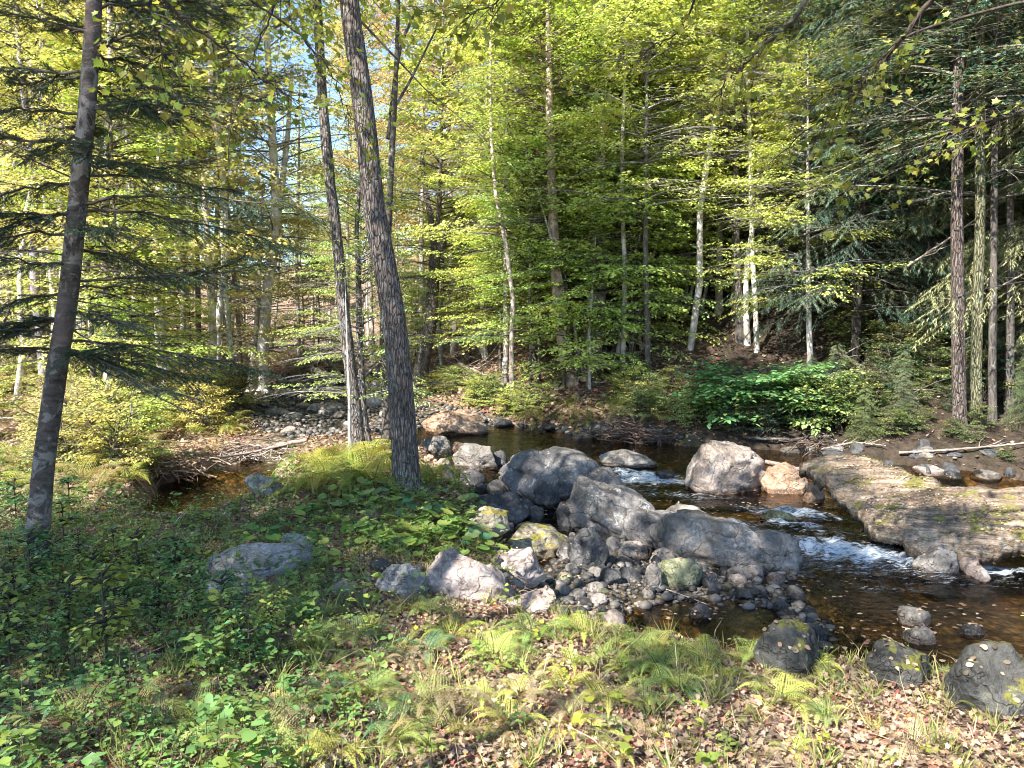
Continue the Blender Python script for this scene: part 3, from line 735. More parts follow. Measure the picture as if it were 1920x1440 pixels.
def pebbles():
    V0, T0 = ICO[1]; Gm = []
    N = 5200
    x = rng.uniform(bx0 - .7, bx1 + .8, N * 3); y = rng.uniform(by0 - .5, by1 + .8, N * 3)
    k = (sdf(BAR, x, y) > -.55)
    x, y = x[k][:N], y[k][:N]; N = len(x)
    s = rng.uniform(.010, .035, N) * (1 + 1.2 * (rng.random(N) < .12))
    x2 = rng.uniform(-11, 2, 16000); y2 = rng.uniform(13, 34, 16000); k2 = sdf(WET, x2, y2) > -.1
    x2, y2 = x2[k2], y2[k2]
    x = np.concatenate([x, x2]); y = np.concatenate([y, y2]); s = np.concatenate([s, rng.uniform(.03, .09, len(x2))]); N = len(x)
    z = terrain(x, y)
    sc = np.stack([s, s * rng.uniform(.6, 1, N), s * rng.uniform(.4, .8, N)], -1)
    a = rng.uniform(0, 6.28, N); c, sn = np.cos(a), np.sin(a)
    V = V0[None] * sc[:, None, :]
    VX = V[..., 0] * c[:, None] - V[..., 1] * sn[:, None]; VY = V[..., 0] * sn[:, None] + V[..., 1] * c[:, None]
    V = np.stack([VX + x[:, None], VY + y[:, None], V[..., 2] + z[:, None] + s[:, None] * .3], -1).reshape(-1, 3)
    T = (T0[None] + (np.arange(N) * len(V0))[:, None, None]).reshape(-1, 3)
    tint = np.repeat(rng.random(N), len(V0))
    m = M('pebble'); c_ = m.ramp(m.attr('tint'), [(0, (.025, .025, .025)), (.5, (.065, .06, .055)), (.85, (.13, .115, .10)), (1, (.26, .23, .2))])
    mat = m.done(m.princ(c_, .6, .4).outputs[0])
    o = ob('gravel', mk('gravel', V, T, None, mat, True, {'tint': tint}))
    tag(o, 'loose dark gravel between the boulders and the near pool', 'gravel', kind='stuff')
pebbles()

# ------------------------------------------------------------------ plants: prototypes
def rot_h(d, a):
    c, s = math.cos(a), math.sin(a)
    return np.array([d[0] * c - d[1] * s, d[0] * s + d[1] * c, d[2]])

def decid(seed, H, cb, Rr, nb, leaf, twigs=9, lpt=13, tr=.06, tmpl=T_DIA, e0=.55, droop=.25, taper=.6, hue_clump=.3, tilt=.35, multi=1, seg=6, wob=.03, low_bias=1.):
    r = np.random.default_rng(seed)
    trunk, limbs = Geo(), Geo()
    P, D, N, Sz, Ti, Hu = [], [], [], [], [], []
    stems = []
    for s in range(multi):
        az = r.uniform(0, 6.28); ln = 0 if multi == 1 else r.uniform(.15, .45)
        t = np.linspace(0, 1, 12)
        pts = np.stack([math.cos(az) * ln * H * t + np.cumsum(r.normal(0, wob, 12)) * H * .12, math.sin(az) * ln * H * t + np.cumsum(r.normal(0, wob, 12)) * H * .12, t * H * (1 if multi == 1 else r.uniform(.75, 1))], -1)
        pts -= pts[0]
        if multi > 1: pts[:, :2] += r.normal(0, .04 * H, 2)
        trunk.tube(pts, tr * (1 - .88 * t) + .004, 8 if multi == 1 else 5); stems.append(pts)
    for b in range(nb):
        pts = stems[b % multi]
        u = r.random() ** low_bias; h = cb / H + (1 - cb / H) * u
        base = np.array([np.interp(h, np.linspace(0, 1, 12), pts[:, k]) for k in range(3)])
        shp = (math.sin(math.pi * min(1, (.25 + .75 * (1 - u)) ** .8 * .62 + .0)) if taper == 0 else (1 - u * taper))
        L = Rr * shp * r.uniform(.55, 1.1)
        az = r.uniform(0, 6.28); el = e0 * (.3 + .9 * u) + r.normal(0, .12)
        d = np.array([math.cos(az) * math.cos(el), math.sin(az) * math.cos(el), math.sin(el)])
        k = 7; bp = [base]
        for i in range(k - 1):
            bp.append(bp[-1] + d * L / (k - 1)); d = d + np.array([r.normal(0, .09), r.normal(0, .09), -droop / (k - 1) + r.normal(0, .04)]); d /= np.linalg.norm(d)
        bp = np.array(bp)
        limbs.tube(bp, np.linspace(.012 + .006 * L, .003, k), 4)
        hb = r.random() * hue_clump; tb = r.uniform(-.18, .18)
        for q in range(twigs):
            tt = .22 + .78 * (q + r.random() * .6) / twigs; tt = min(tt, .99)
            o = np.array([np.interp(tt, np.linspace(0, 1, k), bp[:, c]) for c in range(3)])
            i = min(k - 2, int(tt * (k - 1))); dd = bp[i + 1] - bp[i]; dd /= np.linalg.norm(dd)
            sgn = 1 if q % 2 else -1
            td = rot_h(dd, sgn * r.uniform(.6, 1.1)) if q < twigs - 1 else dd
            td[2] = td[2] * .5 - r.uniform(0, .2); td /= np.linalg.norm(td)
            tl = L * .42 * (1.15 - .6 * tt) * r.uniform(.7, 1.2) + leaf
            te = o + td * tl + np.array([0, 0, -.06 * tl])
            limbs.tube(np.array([o, (o + te) / 2 + np.array([0, 0, .02 * tl]), te]), [.004, .003, .0015], 3, cap=False)
            m = max(3, int(lpt * r.uniform(.7, 1.3)))
            s = (np.arange(m) + r.random(m)) / m
            pp = o + (te - o) * (.1 + .9 * s)[:, None] + r.normal(0, leaf * .28, (m, 3))
            sg = np.where(np.arange(m) % 2, 1, -1) * r.uniform(.5, 1.3, m)
            c, sn = np.cos(sg), np.sin(sg)
            ld = np.stack([td[0] * c - td[1] * sn, td[0] * sn + td[1] * c, td[2] - r.uniform(.0, .5, m)], -1)
            nn = np.stack([r.normal(0, tilt, m), r.normal(0, tilt, m), np.ones(m)], -1)
            P.append(pp); D.append(ld); N.append(nn); Sz.append(leaf * r.uniform(.6, 1.25, m))
            Ti.append(np.clip(.5 + tb + r.normal(0, .2, m), 0, 1)); Hu.append(np.clip(hb + r.normal(0, .12, m), 0, 1) * (r.random(m) < .8))
    P, D, N = map(np.vstack, (P, D, N)); Sz, Ti, Hu = map(np.concatenate, (Sz, Ti, Hu))
    crown = soup_mesh('crown', tmpl, P, D, N, Sz, Ti, Hu, MAT['leaf'])
    return dict(trunk=trunk, limbs=limbs.build('limbs', MAT['twig']), crown=crown, H=H, n=len(P))

def hemlock(seed, H, cb, Rr, nb, strip=.075, twigs=12, spt=14, tr=.13, wid=1., conic=.75, flat=0.):
    r = np.random.default_rng(seed)
    trunk, limbs = Geo(), Geo()
    t = np.linspace(0, 1, 14)
    pts = np.stack([np.cumsum(r.normal(0, .02, 14)), np.cumsum(r.normal(0, .02, 14)), t * H], -1); pts -= pts[0]
    trunk.tube(pts, tr * (1 - .9 * t) + .006, 9)
    P, D, N, Sz, Ti, Hu = [], [], [], [], [], []
    for b in range(nb):
        u = (b + r.random()) / nb; h = cb / H + (1 - cb / H) * u
        base = np.array([np.interp(h, t, pts[:, k]) for k in range(3)])
        L = Rr * (1 - conic * u) * r.uniform(.6, 1.1)
        az = b * 2.4 + r.normal(0, .4); el = r.uniform(-.05, .25)
        d = np.array([math.cos(az), math.sin(az), math.sin(el)])
        k = 8; bp = [base]
        for i in range(k - 1):
            bp.append(bp[-1] + d * L / (k - 1)); d = d + np.array([r.normal(0, .05), r.normal(0, .05), -.09]); d /= np.linalg.norm(d)
        bp = np.array(bp); limbs.tube(bp, np.linspace(.006 + .0045 * L, .002, k), 4)
        tb = r.uniform(-.2, .2); hb = r.random() * .35
        for q in range(twigs):
            tt = .15 + .85 * (q + r.random() * .5) / twigs; tt = min(tt, .99)
            o = np.array([np.interp(tt, np.linspace(0, 1, k), bp[:, c]) for c in range(3)])
            i = min(k - 2, int(tt * (k - 1))); dd = bp[i + 1] - bp[i]; dd /= np.linalg.norm(dd)
            td = rot_h(dd, (1 if q % 2 else -1) * r.uniform(.7, 1.1)); td[2] -= r.uniform(.1, .45); td /= np.linalg.norm(td)
            tl = L * .36 * (1.2 - .8 * tt) * r.uniform(.7, 1.2) + .1
            te = o + td * tl + np.array([0, 0, -.12 * tl])
            limbs.tube(np.array([o, te]), [.004, .002], 3, cap=False)
            m = spt; s = (np.arange(m) + r.random(m)) / m
            pp = o + (te - o) * s[:, None]
            sg = np.where(np.arange(m) % 2, 1, -1) * r.uniform(.5, 1.2, m)
            c, sn = np.cos(sg), np.sin(sg)
            ld = np.stack([td[0] * c - td[1] * sn, td[0] * sn + td[1] * c, td[2] - r.uniform(.05, .5, m)], -1)
            P.append(pp); D.append(ld); N.append(np.stack([r.normal(0, .3, m), r.normal(0, .3, m), np.ones(m)], -1)); Sz.append(strip * r.uniform(.6, 1.3, m))
            Ti.append(np.clip(.45 + tb + .15 * tt + r.normal(0, .2, m), 0, 1)); Hu.append(np.clip(hb + r.normal(0, .15, m), 0, 1))
    P, D, N = map(np.vstack, (P, D, N)); Sz, Ti, Hu = map(np.concatenate, (Sz, Ti, Hu))
    # every strip gets small side twiglets: three strips fanned
    PP = [P, P + D * (Sz * .35)[:, None], P + D * (Sz * .6)[:, None]]
    a = .75
    def rt(D, a):
        c, s = math.cos(a), math.sin(a)
        return np.stack([D[:, 0] * c - D[:, 1] * s, D[:, 0] * s + D[:, 1] * c, D[:, 2] - .1], -1)
    DD = [D, rt(D, a), rt(D, -a)]
    crown = soup_mesh('crown', T_STRIP, np.vstack(PP), np.vstack(DD), np.vstack([N] * 3), np.concatenate([Sz, Sz * .6, Sz * .55]), np.concatenate([Ti] * 3), np.concatenate([Hu] * 3), MAT['needle'], wid=wid)
    return dict(trunk=trunk, limbs=limbs.build('limbs', MAT['twig']), crown=crown, H=H, n=len(P) * 3)

TALL = [decid(100 + i, 17, 5.5 + i * .6, 3.4, 85, .108, 11, 19, .13, T_DIA, .6, .35, .45, .45, tilt=.65) for i in range(4)]
MID = [decid(120 + i, 8, 1.6, 2.6, 85, .082, 10, 19, .055, T_DIA, .45, .35, .55, .3, tilt=.5) for i in range(4)]
SAP = [decid(140 + i, 3.6, .5, 1.5, 46, .085, 8, 12, .022, T_DIA, .35, .3, .5, .3) for i in range(3)]
BUSH = [decid(160 + i, 1.25, .1, .85, 44, .06, 7, 11, .012, T_OVAL, .5, .3, .3, .3, multi=5) for i in range(3)]
HEM = [hemlock(180 + i, 15, 1.6, 3.3, 180, .10, 17, 22, wid=.85) for i in range(3)]
HEMS = [hemlock(190 + i, 5, .4, 2.0, 90, .065, 14, 18, .05, wid=.8) for i in range(2)]
for lst, bk in ((TALL, 'bark_pale'), (MID, 'bark_smooth'), (SAP, 'bark_dark'), (BUSH, 'twig'), (HEM, 'bark_dark'), (HEMS, 'bark_dark')):
    for q in lst: q['tm'] = q['trunk'].build('trunk', MAT[bk])

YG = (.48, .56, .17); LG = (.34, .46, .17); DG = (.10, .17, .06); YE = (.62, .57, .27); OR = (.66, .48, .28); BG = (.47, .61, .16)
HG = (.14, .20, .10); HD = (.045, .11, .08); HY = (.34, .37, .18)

def place(p, loc, sc, label, cat, group, color, bark=(1, 1, 1), name='broadleaf_tree', sz=None, rz=None, lean=(0, 0), foliage='crown'):
    e = empty(name, loc, label, cat, group, rnd.uniform(0, 6.28) if rz is None else rz, (sc, sc, sc * (sz or 1)))
    e.rotation_euler[0], e.rotation_euler[1] = lean
    ob('trunk', p['tm'], e, color=bark); ob('limbs', p['limbs'], e, color=tuple(x * .6 for x in bark))
    ob(foliage, p['crown'], e, color=color)
    return e

def vary(c, a=.18):
    k = rnd.uniform(1 - a, 1 + a)
    return (min(1, c[0] * k * rnd.uniform(.88, 1.12)), min(1, c[1] * k), min(1, c[2] * k * rnd.uniform(.8, 1.2)))

# ------------------------------------------------------------------ hero trunks, traced heights at each tree's own distance
def smooth_poly(P, n):
    P = np.array(P, float); t = np.linspace(0, 1, len(P)); tt = np.linspace(0, 1, n)
    from_ = [np.interp(tt, t, P[:, k]) for k in range(P.shape[1])]
    Q = np.stack(from_, -1)
    for _ in range(max(1, n // 14)):
        Q[1:-1] = (Q[:-2] + 2 * Q[1:-1] + Q[2:]) / 4
    return Q

def trunk_geo(Gm, pts, rad, seg, rough=.05, seed=0, flare=0.):
    n0 = Gm.n
    pts = np.array(pts); n = len(pts)
    r = np.array(rad, float)
    if flare:
        z = np.linalg.norm(pts - pts[0], axis=1); r = r * (1 + flare * np.exp(-z / .22))
    V = Gm.tube(pts, r, seg)
    c = np.repeat(pts, seg, 0)
    vv = V[:-1]; d = vv - c
    nn = fbm(vv[:, 0] * 6 + seed, vv[:, 1] * 6, vv[:, 2] * 1.6, seed, 3) + .4 * vnoise(vv[:, 0] * 30, vv[:, 1] * 30, vv[:, 2] * 5, seed)
    Gm.V[-1] = np.vstack([c + d * (1 + rough * nn)[:, None], V[-1:]])

r_ = random.Random(3)
def hero(name, base, line, w0, w1, bark, label, cat='tree', ext=0., seg=20, crown=None, ccol=YG, bcol=(1, 1, 1), branches=(), flare=.5, Y=None, rough=.05, csc=1., group=None, crown_at=None, n=60):
    """line: px centre line bottom->top; w0,w1 px widths; branches: list of (px polyline, w0, w1, dY)"""
    p = hit(*base) if Y is None else at_y(base[0], base[1], Y)
    if Y is not None: p[2] = gz(p[0], p[1])
    Yb = p[1]
    L = [p - np.array([0, 0, .15])] + [at_y(u, v, Yb) for u, v in line]
    if ext:
        d = L[-1] - L[-2]; d /= np.linalg.norm(d); d = d + np.array([0, 0, .6]); d /= np.linalg.norm(d)
        L.append(L[-1] + d * ext)
    P = smooth_poly(np.array(L) - p, n)
    k = Yb / F / 2
    rr = np.linspace(w0 * k, w1 * k, n)
    if ext:
        z = P[:, 2]; zt = (L[-2] - p)[2]; rr = np.where(z > zt, w1 * k * (1 - .8 * (z - zt) / (z.max() - zt + 1e-6)), w0 * k + (w1 - w0) * k * np.clip(z / zt, 0, 1))
    e = empty(name, p, label, cat, group)
    Gm = Geo(); trunk_geo(Gm, P, rr, seg, rough, int(base[0]), flare)
    ob('trunk', Gm.build('trunk', MAT[bark]), e, color=bcol)
    if flare >= .39 and w0 >= 23:
        for q in range(6):
            a = q * 1.05 + .4; l_ = w0 * k * r_.uniform(2.2, 4.5); g3 = Geo(); r0 = w0 * k
            pp = [np.array([math.cos(a) * r0 * .6, math.sin(a) * r0 * .6, r0 * .8])]
            for t_ in (.35, .7, 1.):
                xx, yy = math.cos(a + .25 * t_) * (r0 * .7 + l_ * t_), math.sin(a + .25 * t_) * (r0 * .7 + l_ * t_)
                pp.append(np.array([xx, yy, gz(p[0] + xx, p[1] + yy) - p[2] + r0 * .18 * (1 - t_) - .02 * t_]))
            g3.tube(smooth_poly(pp, 14), np.linspace(r0 * .42, r0 * .08, 14), 8); ob('root', g3.build('root', MAT[bark]), e, color=bcol)
    for (bl, b0, b1, dY) in branches:
        m = len(bl)
        Q = np.array([at_y(u, v, Yb + dY * i / (m - 1)) - p for i, (u, v) in enumerate(bl)])
        Q = smooth_poly(Q, m * 5)
        g2 = Geo(); trunk_geo(g2, Q, np.linspace(b0 * k, b1 * k, len(Q)), 10, .06, 3)
        ob('branch', g2.build('branch', MAT[bark]), e, color=bcol)
    if crown:
        c = crown
        at = (np.array(L[-1]) - p) if crown_at is None else at_y(crown_at[0], crown_at[1], Yb) - p
        zc = at[2] - c['H'] * csc
        ob('limbs', c['limbs'], e, (at[0], at[1], zc), (0, 0, rnd.uniform(0, 6)), csc, color=bcol)
        ob('crown', c['crown'], e, (at[0], at[1], zc), (0, 0, rnd.uniform(0, 6)), csc, color=ccol)
    return e, p

hero('leaning_tree', (765, 925), [(760, 860), (752, 740), (742, 620), (722, 500), (702, 400), (692, 300), (681, 200), (668, 100), (654, 0)], 50, 35, 'bark_rough',
     'big furrowed grey tree leaning left on the bank in the middle', ext=6, seg=40, crown=TALL[0], ccol=YG, flare=.4, rough=.045, n=90, csc=.8, bcol=(.85, .83, .82))
hero('rough_barked_tree', (676, 832), [(664, 750), (652, 650), (642, 560), (632, 450), (618, 330), (607, 220), (600, 100), (594, 0)], 24, 16, 'bark_rough',
     'scaly dark trunk rising from the fern clump left of the leaning tree', ext=5, crown=TALL[1], ccol=LG, bcol=(.85, .85, .85), Y=12.6, rough=.12, csc=.8)
hero('slim_grey_tree', (692, 832), [(682, 780), (674, 640), (672, 520), (668, 430), (676, 330)], 15, 7, 'bark_rough',
     'slim grey trunk close on the right of the scaly trunk', crown=MID[0], ccol=LG, Y=13.4, csc=.6)
hero('thin_grey_sapling', (656, 832), [(655, 790), (655, 742), (653, 700)], 7, 4, 'bark_pale', 'thin pale stick like stem left of the scaly trunk', Y=12.3, ext=1.5)
hero('dark_tree', (727, 832), [(725, 750), (720, 640), (722, 560), (728, 420), (735, 280), (742, 160)], 20, 9, 'bark_dark',
     'straight dark trunk just behind the leaning tree', crown=TALL[2], ccol=YG, Y=14, branches=[([(728, 260), (740, 150), (752, 80), (775, 30)], 9, 5, .6), ([(732, 215), (770, 150), (830, 30)], 6, 3, 1.)], csc=.6, ext=4)
hero('forked_tree', (786, 745), [(790, 690), (808, 600), (812, 530), (816, 470)], 30, 20, 'bark_rough',
     'dark forked tree with crooked arms beyond the stream behind the leaning tree', Y=23, bcol=(.7, .7, .7),
     branches=[([(816, 480), (808, 410), (795, 340), (790, 290), (815, 250), (848, 222)], 13, 5, 1), ([(816, 480), (860, 410), (890, 370), (925, 320), (985, 255), (1040, 220)], 14, 5, -1.5), ([(816, 470), (824, 380), (828, 250), (832, 60)], 10, 4, 0)], crown=MID[1], ccol=YG, crown_at=(826, 60), csc=1.2)
hero('two_toned_tree', (490, 765), [(490, 700), (497, 600), (500, 545), (512, 490), (518, 380), (512, 280), (506, 180), (500, 60)], 23, 11, 'bark_pale',
     'grey tree by the upstream bend, pale on the left, forked higher up', Y=22, crown=TALL[3], ccol=YE, ext=4, branches=[([(516, 440), (530, 340), (540, 250), (548, 120)], 14, 6, .5)])
hero('short_pale_trunk', (466, 770), [(468, 740), (474, 700), (482, 600)], 16, 10, 'bark_pale', 'short pale trunk at the left foot of the grey upstream tree', Y=22.3, ext=4, crown=MID[2], ccol=YE, csc=.8)
hero('broken_snag', (396, 790), [(396, 740), (399, 640), (397, 580), (392, 500), (386, 400), (382, 325)], 20, 8, 'bark_pale',
     'tall dead snag, pale and barkless with a dark hollow, its top snapped off', cat='dead tree', Y=19.5, bcol=(1.1, 1.0, .92), rough=.1)
hero('slender_pale_tree', (206, 808), [(204, 740), (200, 600), (196, 480), (200, 320), (206, 160), (207, 40)], 17, 10, 'bark_pale', 'slender pale trunk with mottled bark in the yellow brush on the left', Y=16.5, ext=5, crown=TALL[1], ccol=YE)
hero('thick_pale_tree', (154, 745), [(154, 690), (156, 600), (154, 520), (150, 380), (150, 200)], 30, 20, 'bark_pale', 'thick silvery trunk in the sunlit woods behind the dark evergreen', Y=27, ext=8, bcol=(1.1, 1.1, 1.12))
hero('bank_tree', (1080, 800), [(1076, 760), (1066, 700), (1056, 640), (1046, 560), (1038, 440), (1034, 340), (1030, 200)], 26, 14, 'bark_pale',
     'curved pale trunk gripping the far bank with pink lower bark', Y=18.9, ext=4, crown=MID[2], ccol=BG, bcol=(.8, .66, .58), flare=.9)
hero('white_mottled_tree', (1106, 778), [(1108, 720), (1114, 640), (1122, 560), (1128, 470), (1126, 340), (1132, 200)], 32, 14, 'bark_pale',
     'thick black and white mottled trunk on the far bank, next to the pink curved one', Y=19.6, ext=4, crown=TALL[3], ccol=BG, flare=.6, bcol=(.8, .8, .8),
     branches=[([(1118, 560), (1112, 520), (1112, 420), (1118, 300)], 14, 6, .3)])
hero('white_sapling', (920, 752), [(918, 730), (912, 680), (906, 620), (902, 540), (898, 480)], 10, 4, 'bark_pale', 'small white barked sapling with a crooked fork at the far bank', Y=24, bcol=(1.3, 1.3, 1.25), ext=1, crown=SAP[0], ccol=LG,
     branches=[([(910, 680), (896, 640), (886, 600), (880, 570)], 5, 2, .2)])

for (b, ln, w0, w1, bk, lab, col) in [
    ((1348, 585), [(1349, 520), (1350, 440), (1348, 300)], 15, 8, 'bark_pale', 'pale trunk standing in a sunny leaf patch on the dark hillside', (1, .97, .9)),
    ((1388, 640), [(1386, 560), (1382, 480), (1380, 300)], 16, 10, 'bark_dark', 'dark trunk left of the two white ones on the hillside', (1, 1, 1)),
    ((1402, 645), [(1398, 560), (1402, 480), (1424, 360), (1424, 260)], 12, 7, 'bark_pale', 'slightly bent white trunk on the hillside, left of a pair', (1.1, 1.1, 1.05)),
    ((1420, 660), [(1416, 560), (1410, 470), (1407, 300), (1402, 120)], 10, 6, 'bark_pale', 'thin white spotted trunk on the hillside, right of a pair', (1.2, 1.2, 1.15)),
    ((1446, 470), [(1446, 400), (1444, 300), (1450, 150)], 10, 6, 'bark_pale', 'white trunk highest up the dark hillside', (1.2, 1.2, 1.15)),
    ((1519, 702), [(1519, 665), (1517, 620), (1515, 500)], 12, 8, 'bark_pale', 'short lit grey trunk behind the broad leaved shrub', (.9, .9, .9)),
    ((945, 720), [(950, 640), (948, 560), (950, 300)], 12, 7, 'bark_pale', 'greyish trunk on the far slope just right of the white sapling', (.9, .85, .85)),
    ((1215, 700), [(1214, 600), (1210, 480), (1212, 240)], 12, 7, 'bark_dark', 'dark trunk half hidden by the bright leaves on the lower hillside', (1.2, 1.2, 1.2)),
    ((1000, 700), [(998, 600), (1002, 480), (1000, 200)], 14, 9, 'bark_rough', 'rough trunk behind the curved pink trunk', (.9, .9, .9)),
    ((1832, 828), [(1830, 700), (1832, 620), (1838, 400), (1836, 0)], 20, 15, 'bark_rough', 'moss streaked trunk with exposed roots, right of the straight dark bank trunk', (.8, .9, .6)),
    ((1800, 828), [(1798, 700), (1796, 560), (1794, 400), (1800, 0)], 25, 17, 'bark_rough', 'straight dark ridged trunk on the far bank below the lit hemlock boughs', (.65, .6, .58)),
    ((1862, 790), [(1860, 700), (1862, 560), (1866, 200)], 15, 10, 'bark_dark', 'thin black trunk near the right edge', (1, 1, 1)),
    ((1893, 760), [(1893, 640), (1896, 500), (1890, 200)], 17, 10, 'bark_dark', 'black trunk closest to the right edge', (1, 1, 1)),
    ((60, 730), [(62, 600), (60, 480), (64, 300), (60, 60)], 16, 10, 'bark_pale', 'pale trunk left of the dark evergreen in the sunny woods', (1, .96, .92)),
    ((98, 705), [(102, 600), (100, 500), (98, 300)], 11, 7, 'bark_pale', 'slim grey trunk just left of the dark evergreen', (.9, .9, .9)),
    ((252, 745), [(250, 640), (254, 420), (240, 200), (238, 40)], 13, 8, 'bark_pale', 'pale mottled trunk with bright top leaves between the evergreen and the snag', (1.1, 1.1, 1.1)),
    ((345, 752), [(344, 640), (340, 440), (334, 330), (326, 120)], 12, 7, 'bark_smooth', 'grey leaning trunk left of the snag', (.85, .8, .8)),
    ((372, 735), [(372, 620), (370, 480), (362, 300), (360, 100)], 11, 7, 'bark_dark', 'dark upright trunk close to the left side of the snag', (1.2, 1.1, 1.1)),
    ((452, 730), [(448, 620), (436, 480), (428, 420), (424, 300)], 10, 6, 'bark_smooth', 'slightly bowed reddish trunk right of the snag', (1, .85, .8)),
    ((304, 745), [(306, 640), (300, 500), (288, 360)], 9, 5, 'bark_dark', 'thin dark leaning stem in the yellow woods', (1.2, 1.2, 1.2)),
    ((560, 690), [(560, 620), (556, 500), (560, 340)], 8, 5, 'bark_smooth', 'thin far stem over the upstream bend', (.9, .9, .9)),
]:
    hero('slender_tree', b, ln, w0, w1, bk, lab, bcol=col, ext=4.5, seg=12, n=34, crown=None if (b[0] in (252, 304, 372, 560, 98)) else rnd.choice(TALL if b[0] < 600 else MID), ccol=vary(YE if b[0] < 480 and rnd.random() < .6 else (HD if b[0] > 1780 else YG)), csc=rnd.uniform(.75, 1.05), rough=.07,
         flare=.3, Y=(13.2 if b[0] in (1832, 1800) else None))

# dead fallen top of hollow in the snag
# ------------------------------------------------------------------ near evergreen on the left with needle boughs
def evergreen():
    base = hit(66, 1062)
    Yb = base[1]
    line = [(70, 1000), (84, 850), (100, 740), (112, 660), (128, 560), (138, 460), (150, 340), (160, 240), (168, 140), (175, 40), (178, -40)]
    e = empty('evergreen_tree', base, 'tall dark evergreen with mottled trunk and drooping boughs at the left', 'tree')
    L = [base - np.array([0, 0, .15])] + [at_y(u, v, Yb) for u, v in line]
    top = L[-1] + np.array([.1, 0, 3.4]); L.append(top)
    P = smooth_poly(np.array(L) - base, 90)
    k = Yb / F / 2
    zt = P[:, 2]; rr = np.interp(zt, [0, 1.2, 3.2, 4.6, zt.max()], [42 * k, 36 * k, 32 * k, 27 * k, 6 * k])
    Gm = Geo(); trunk_geo(Gm, P, rr, 36, .04, 5, .3)
    ob('trunk', Gm.build('trunk', MAT['bark_smooth']), e, color=(.52, .5, .48))
    def tp(v):
        return np.array([np.interp(v, [l[1] for l in line][::-1], [l[0] for l in line][::-1]), v])
    r = np.random.default_rng(5)
    specs = []
    # (px row on trunk, azimuth deg (0 = to the right, 90 = away), length m, rise)
    for v, az, L_, ri in [(20, 10, 1.3, .1), (60, 170, 1.2, .1), (90, -30, .9, .0), (140, 195, 1.2, -.05), (165, 25, 1.4, -.05), (200, -5, 1.5, -.1), (215, 175, 1.1, .0),
                          (250, 150, 1.1, -.1), (270, 215, 1.0, -.1), (330, 20, 1.3, -.05), (345, 185, 1.0, -.1), (385, -8, 1.75, .02), (395, 12, 1.7, -.05), (400, 165, 1.0, -.1), (430, -40, .95, -.15),
                          (440, 200, 1.0, -.1), (530, 5, 1.6, -.02), (545, 28, 1.3, .0), (550, 170, .9, -.1), (590, -15, 1.0, -.12), (600, 190, .9, -.1), (640, 15, 1.5, -.15), (650, -25, 1.15, -.2), (655, 165, .9, -.1), (660, 40, 1.3, -.15),
                          (120, 60, 1.2, 0), (300, 70, 1.2, 0), (470, 60, 1.1, -.1), (500, 230, .8, -.1), (620, 210, .8, -.1), (300, -50, .8, -.1), (-60, 20, 1.2, 0), (-60, 180, 1.2, 0), (-100, -30, 1.1, 0), (-130, 90, 1.1, 0), (-160, 250, 1, 0)]:
        specs.append((v, R(az + r.normal(0, 8)), L_ * r.uniform(.9, 1.1), ri))
        if r.random() < .5: specs.append((v + r.uniform(-22, 22) if v > -40 else v, R(az + r.normal(0, 40)), L_ * r.uniform(.45, .8), ri))
    for v, az, L_, ri in specs:
        if v < -40:
            c = np.array([.75, 0, 0]) * 0 + (P[-1] - P[-25]) * (-(v + 40) / 120) + P[-25]
            o = c
        else:
            uv = tp(v); o = at_y(uv[0], uv[1], Yb) - base
        d = np.array([math.cos(az), math.sin(az), ri + .12]); d /= np.linalg.norm(d)
        kk = 12; bp = [o]
        for i in range(kk - 1):
            bp.append(bp[-1] + d * L_ / (kk - 1))
            d = d + np.array([r.normal(0, .07), r.normal(0, .07), r.normal(0, .045) - .028 + (.075 if i > 6 else 0)]); d /= np.linalg.norm(d)
        bp = np.array(bp); bp[:, 2] += r.normal(0, .07) * np.linspace(0, 1, kk) ** 2 * L_ + r.normal(0, .012, kk); g2 = Geo(); g2.tube(bp, np.linspace(.013, .003, kk), 6)
        NP, ND, NN, NS, NT, NH = [], [], [], [], [], []
        def needles(a, b, dens=.0058):
            ln = np.linalg.norm(b - a); m = max(3, int(ln / dens)); s = np.linspace(0, 1, m)
            pp = a + (b - a) * s[:, None]; dd = (b - a) / ln
            sg = np.where(np.arange(m) % 2, 1, -1) * r.uniform(.7, 1.15, m); c, sn = np.cos(sg), np.sin(sg)
            ld = np.stack([dd[0] * c - dd[1] * sn, dd[0] * sn + dd[1] * c, dd[2] + r.normal(0, .3, m)], -1)
            NP.append(pp); ND.append(ld); NN.append(np.stack([r.normal(0, .4, m), r.normal(0, .4, m), np.ones(m)], -1)); NS.append(r.uniform(.016, .028, m))
            NT.append(r.uniform(.2, .8, m)); NH.append(np.clip(r.normal(.05, .1, m), 0, 1))
        for q in range(34):
            tt = .12 + .88 * q / 34
            oo = np.array([np.interp(tt, np.linspace(0, 1, kk), bp[:, c]) for c in range(3)]); i = min(kk - 2, int(tt * (kk - 1)))
            dd = bp[i + 1] - bp[i]; dd /= np.linalg.norm(dd)
            td = rot_h(dd, (1 if q % 2 else -1) * r.uniform(.55, .95)); td[2] -= r.uniform(-.15, .35); td /= np.linalg.norm(td)
            tl = (.1 + L_ * .26 * (1.05 - .75 * tt) * r.choice([.25, .6, .9, 1.5])) * r.uniform(.7, 1.2)
            if r.random() < .12: continue
            te = oo + td * tl; g2.tube(np.array([oo, te]), [.0028, .0012], 3, cap=False)
            needles(oo, te)
            for z_ in range(6):
                s = .14 + .14 * z_; a0 = oo + td * tl * s
                sd = rot_h(td, (1 if z_ % 2 else -1) * .75); sd[2] -= r.uniform(.1, .4); b0 = a0 + sd * tl * .42 * r.uniform(.6, 1.1)
                g2.tube(np.array([a0, b0]), [.0014, .0008], 3, cap=False); needles(a0, b0)
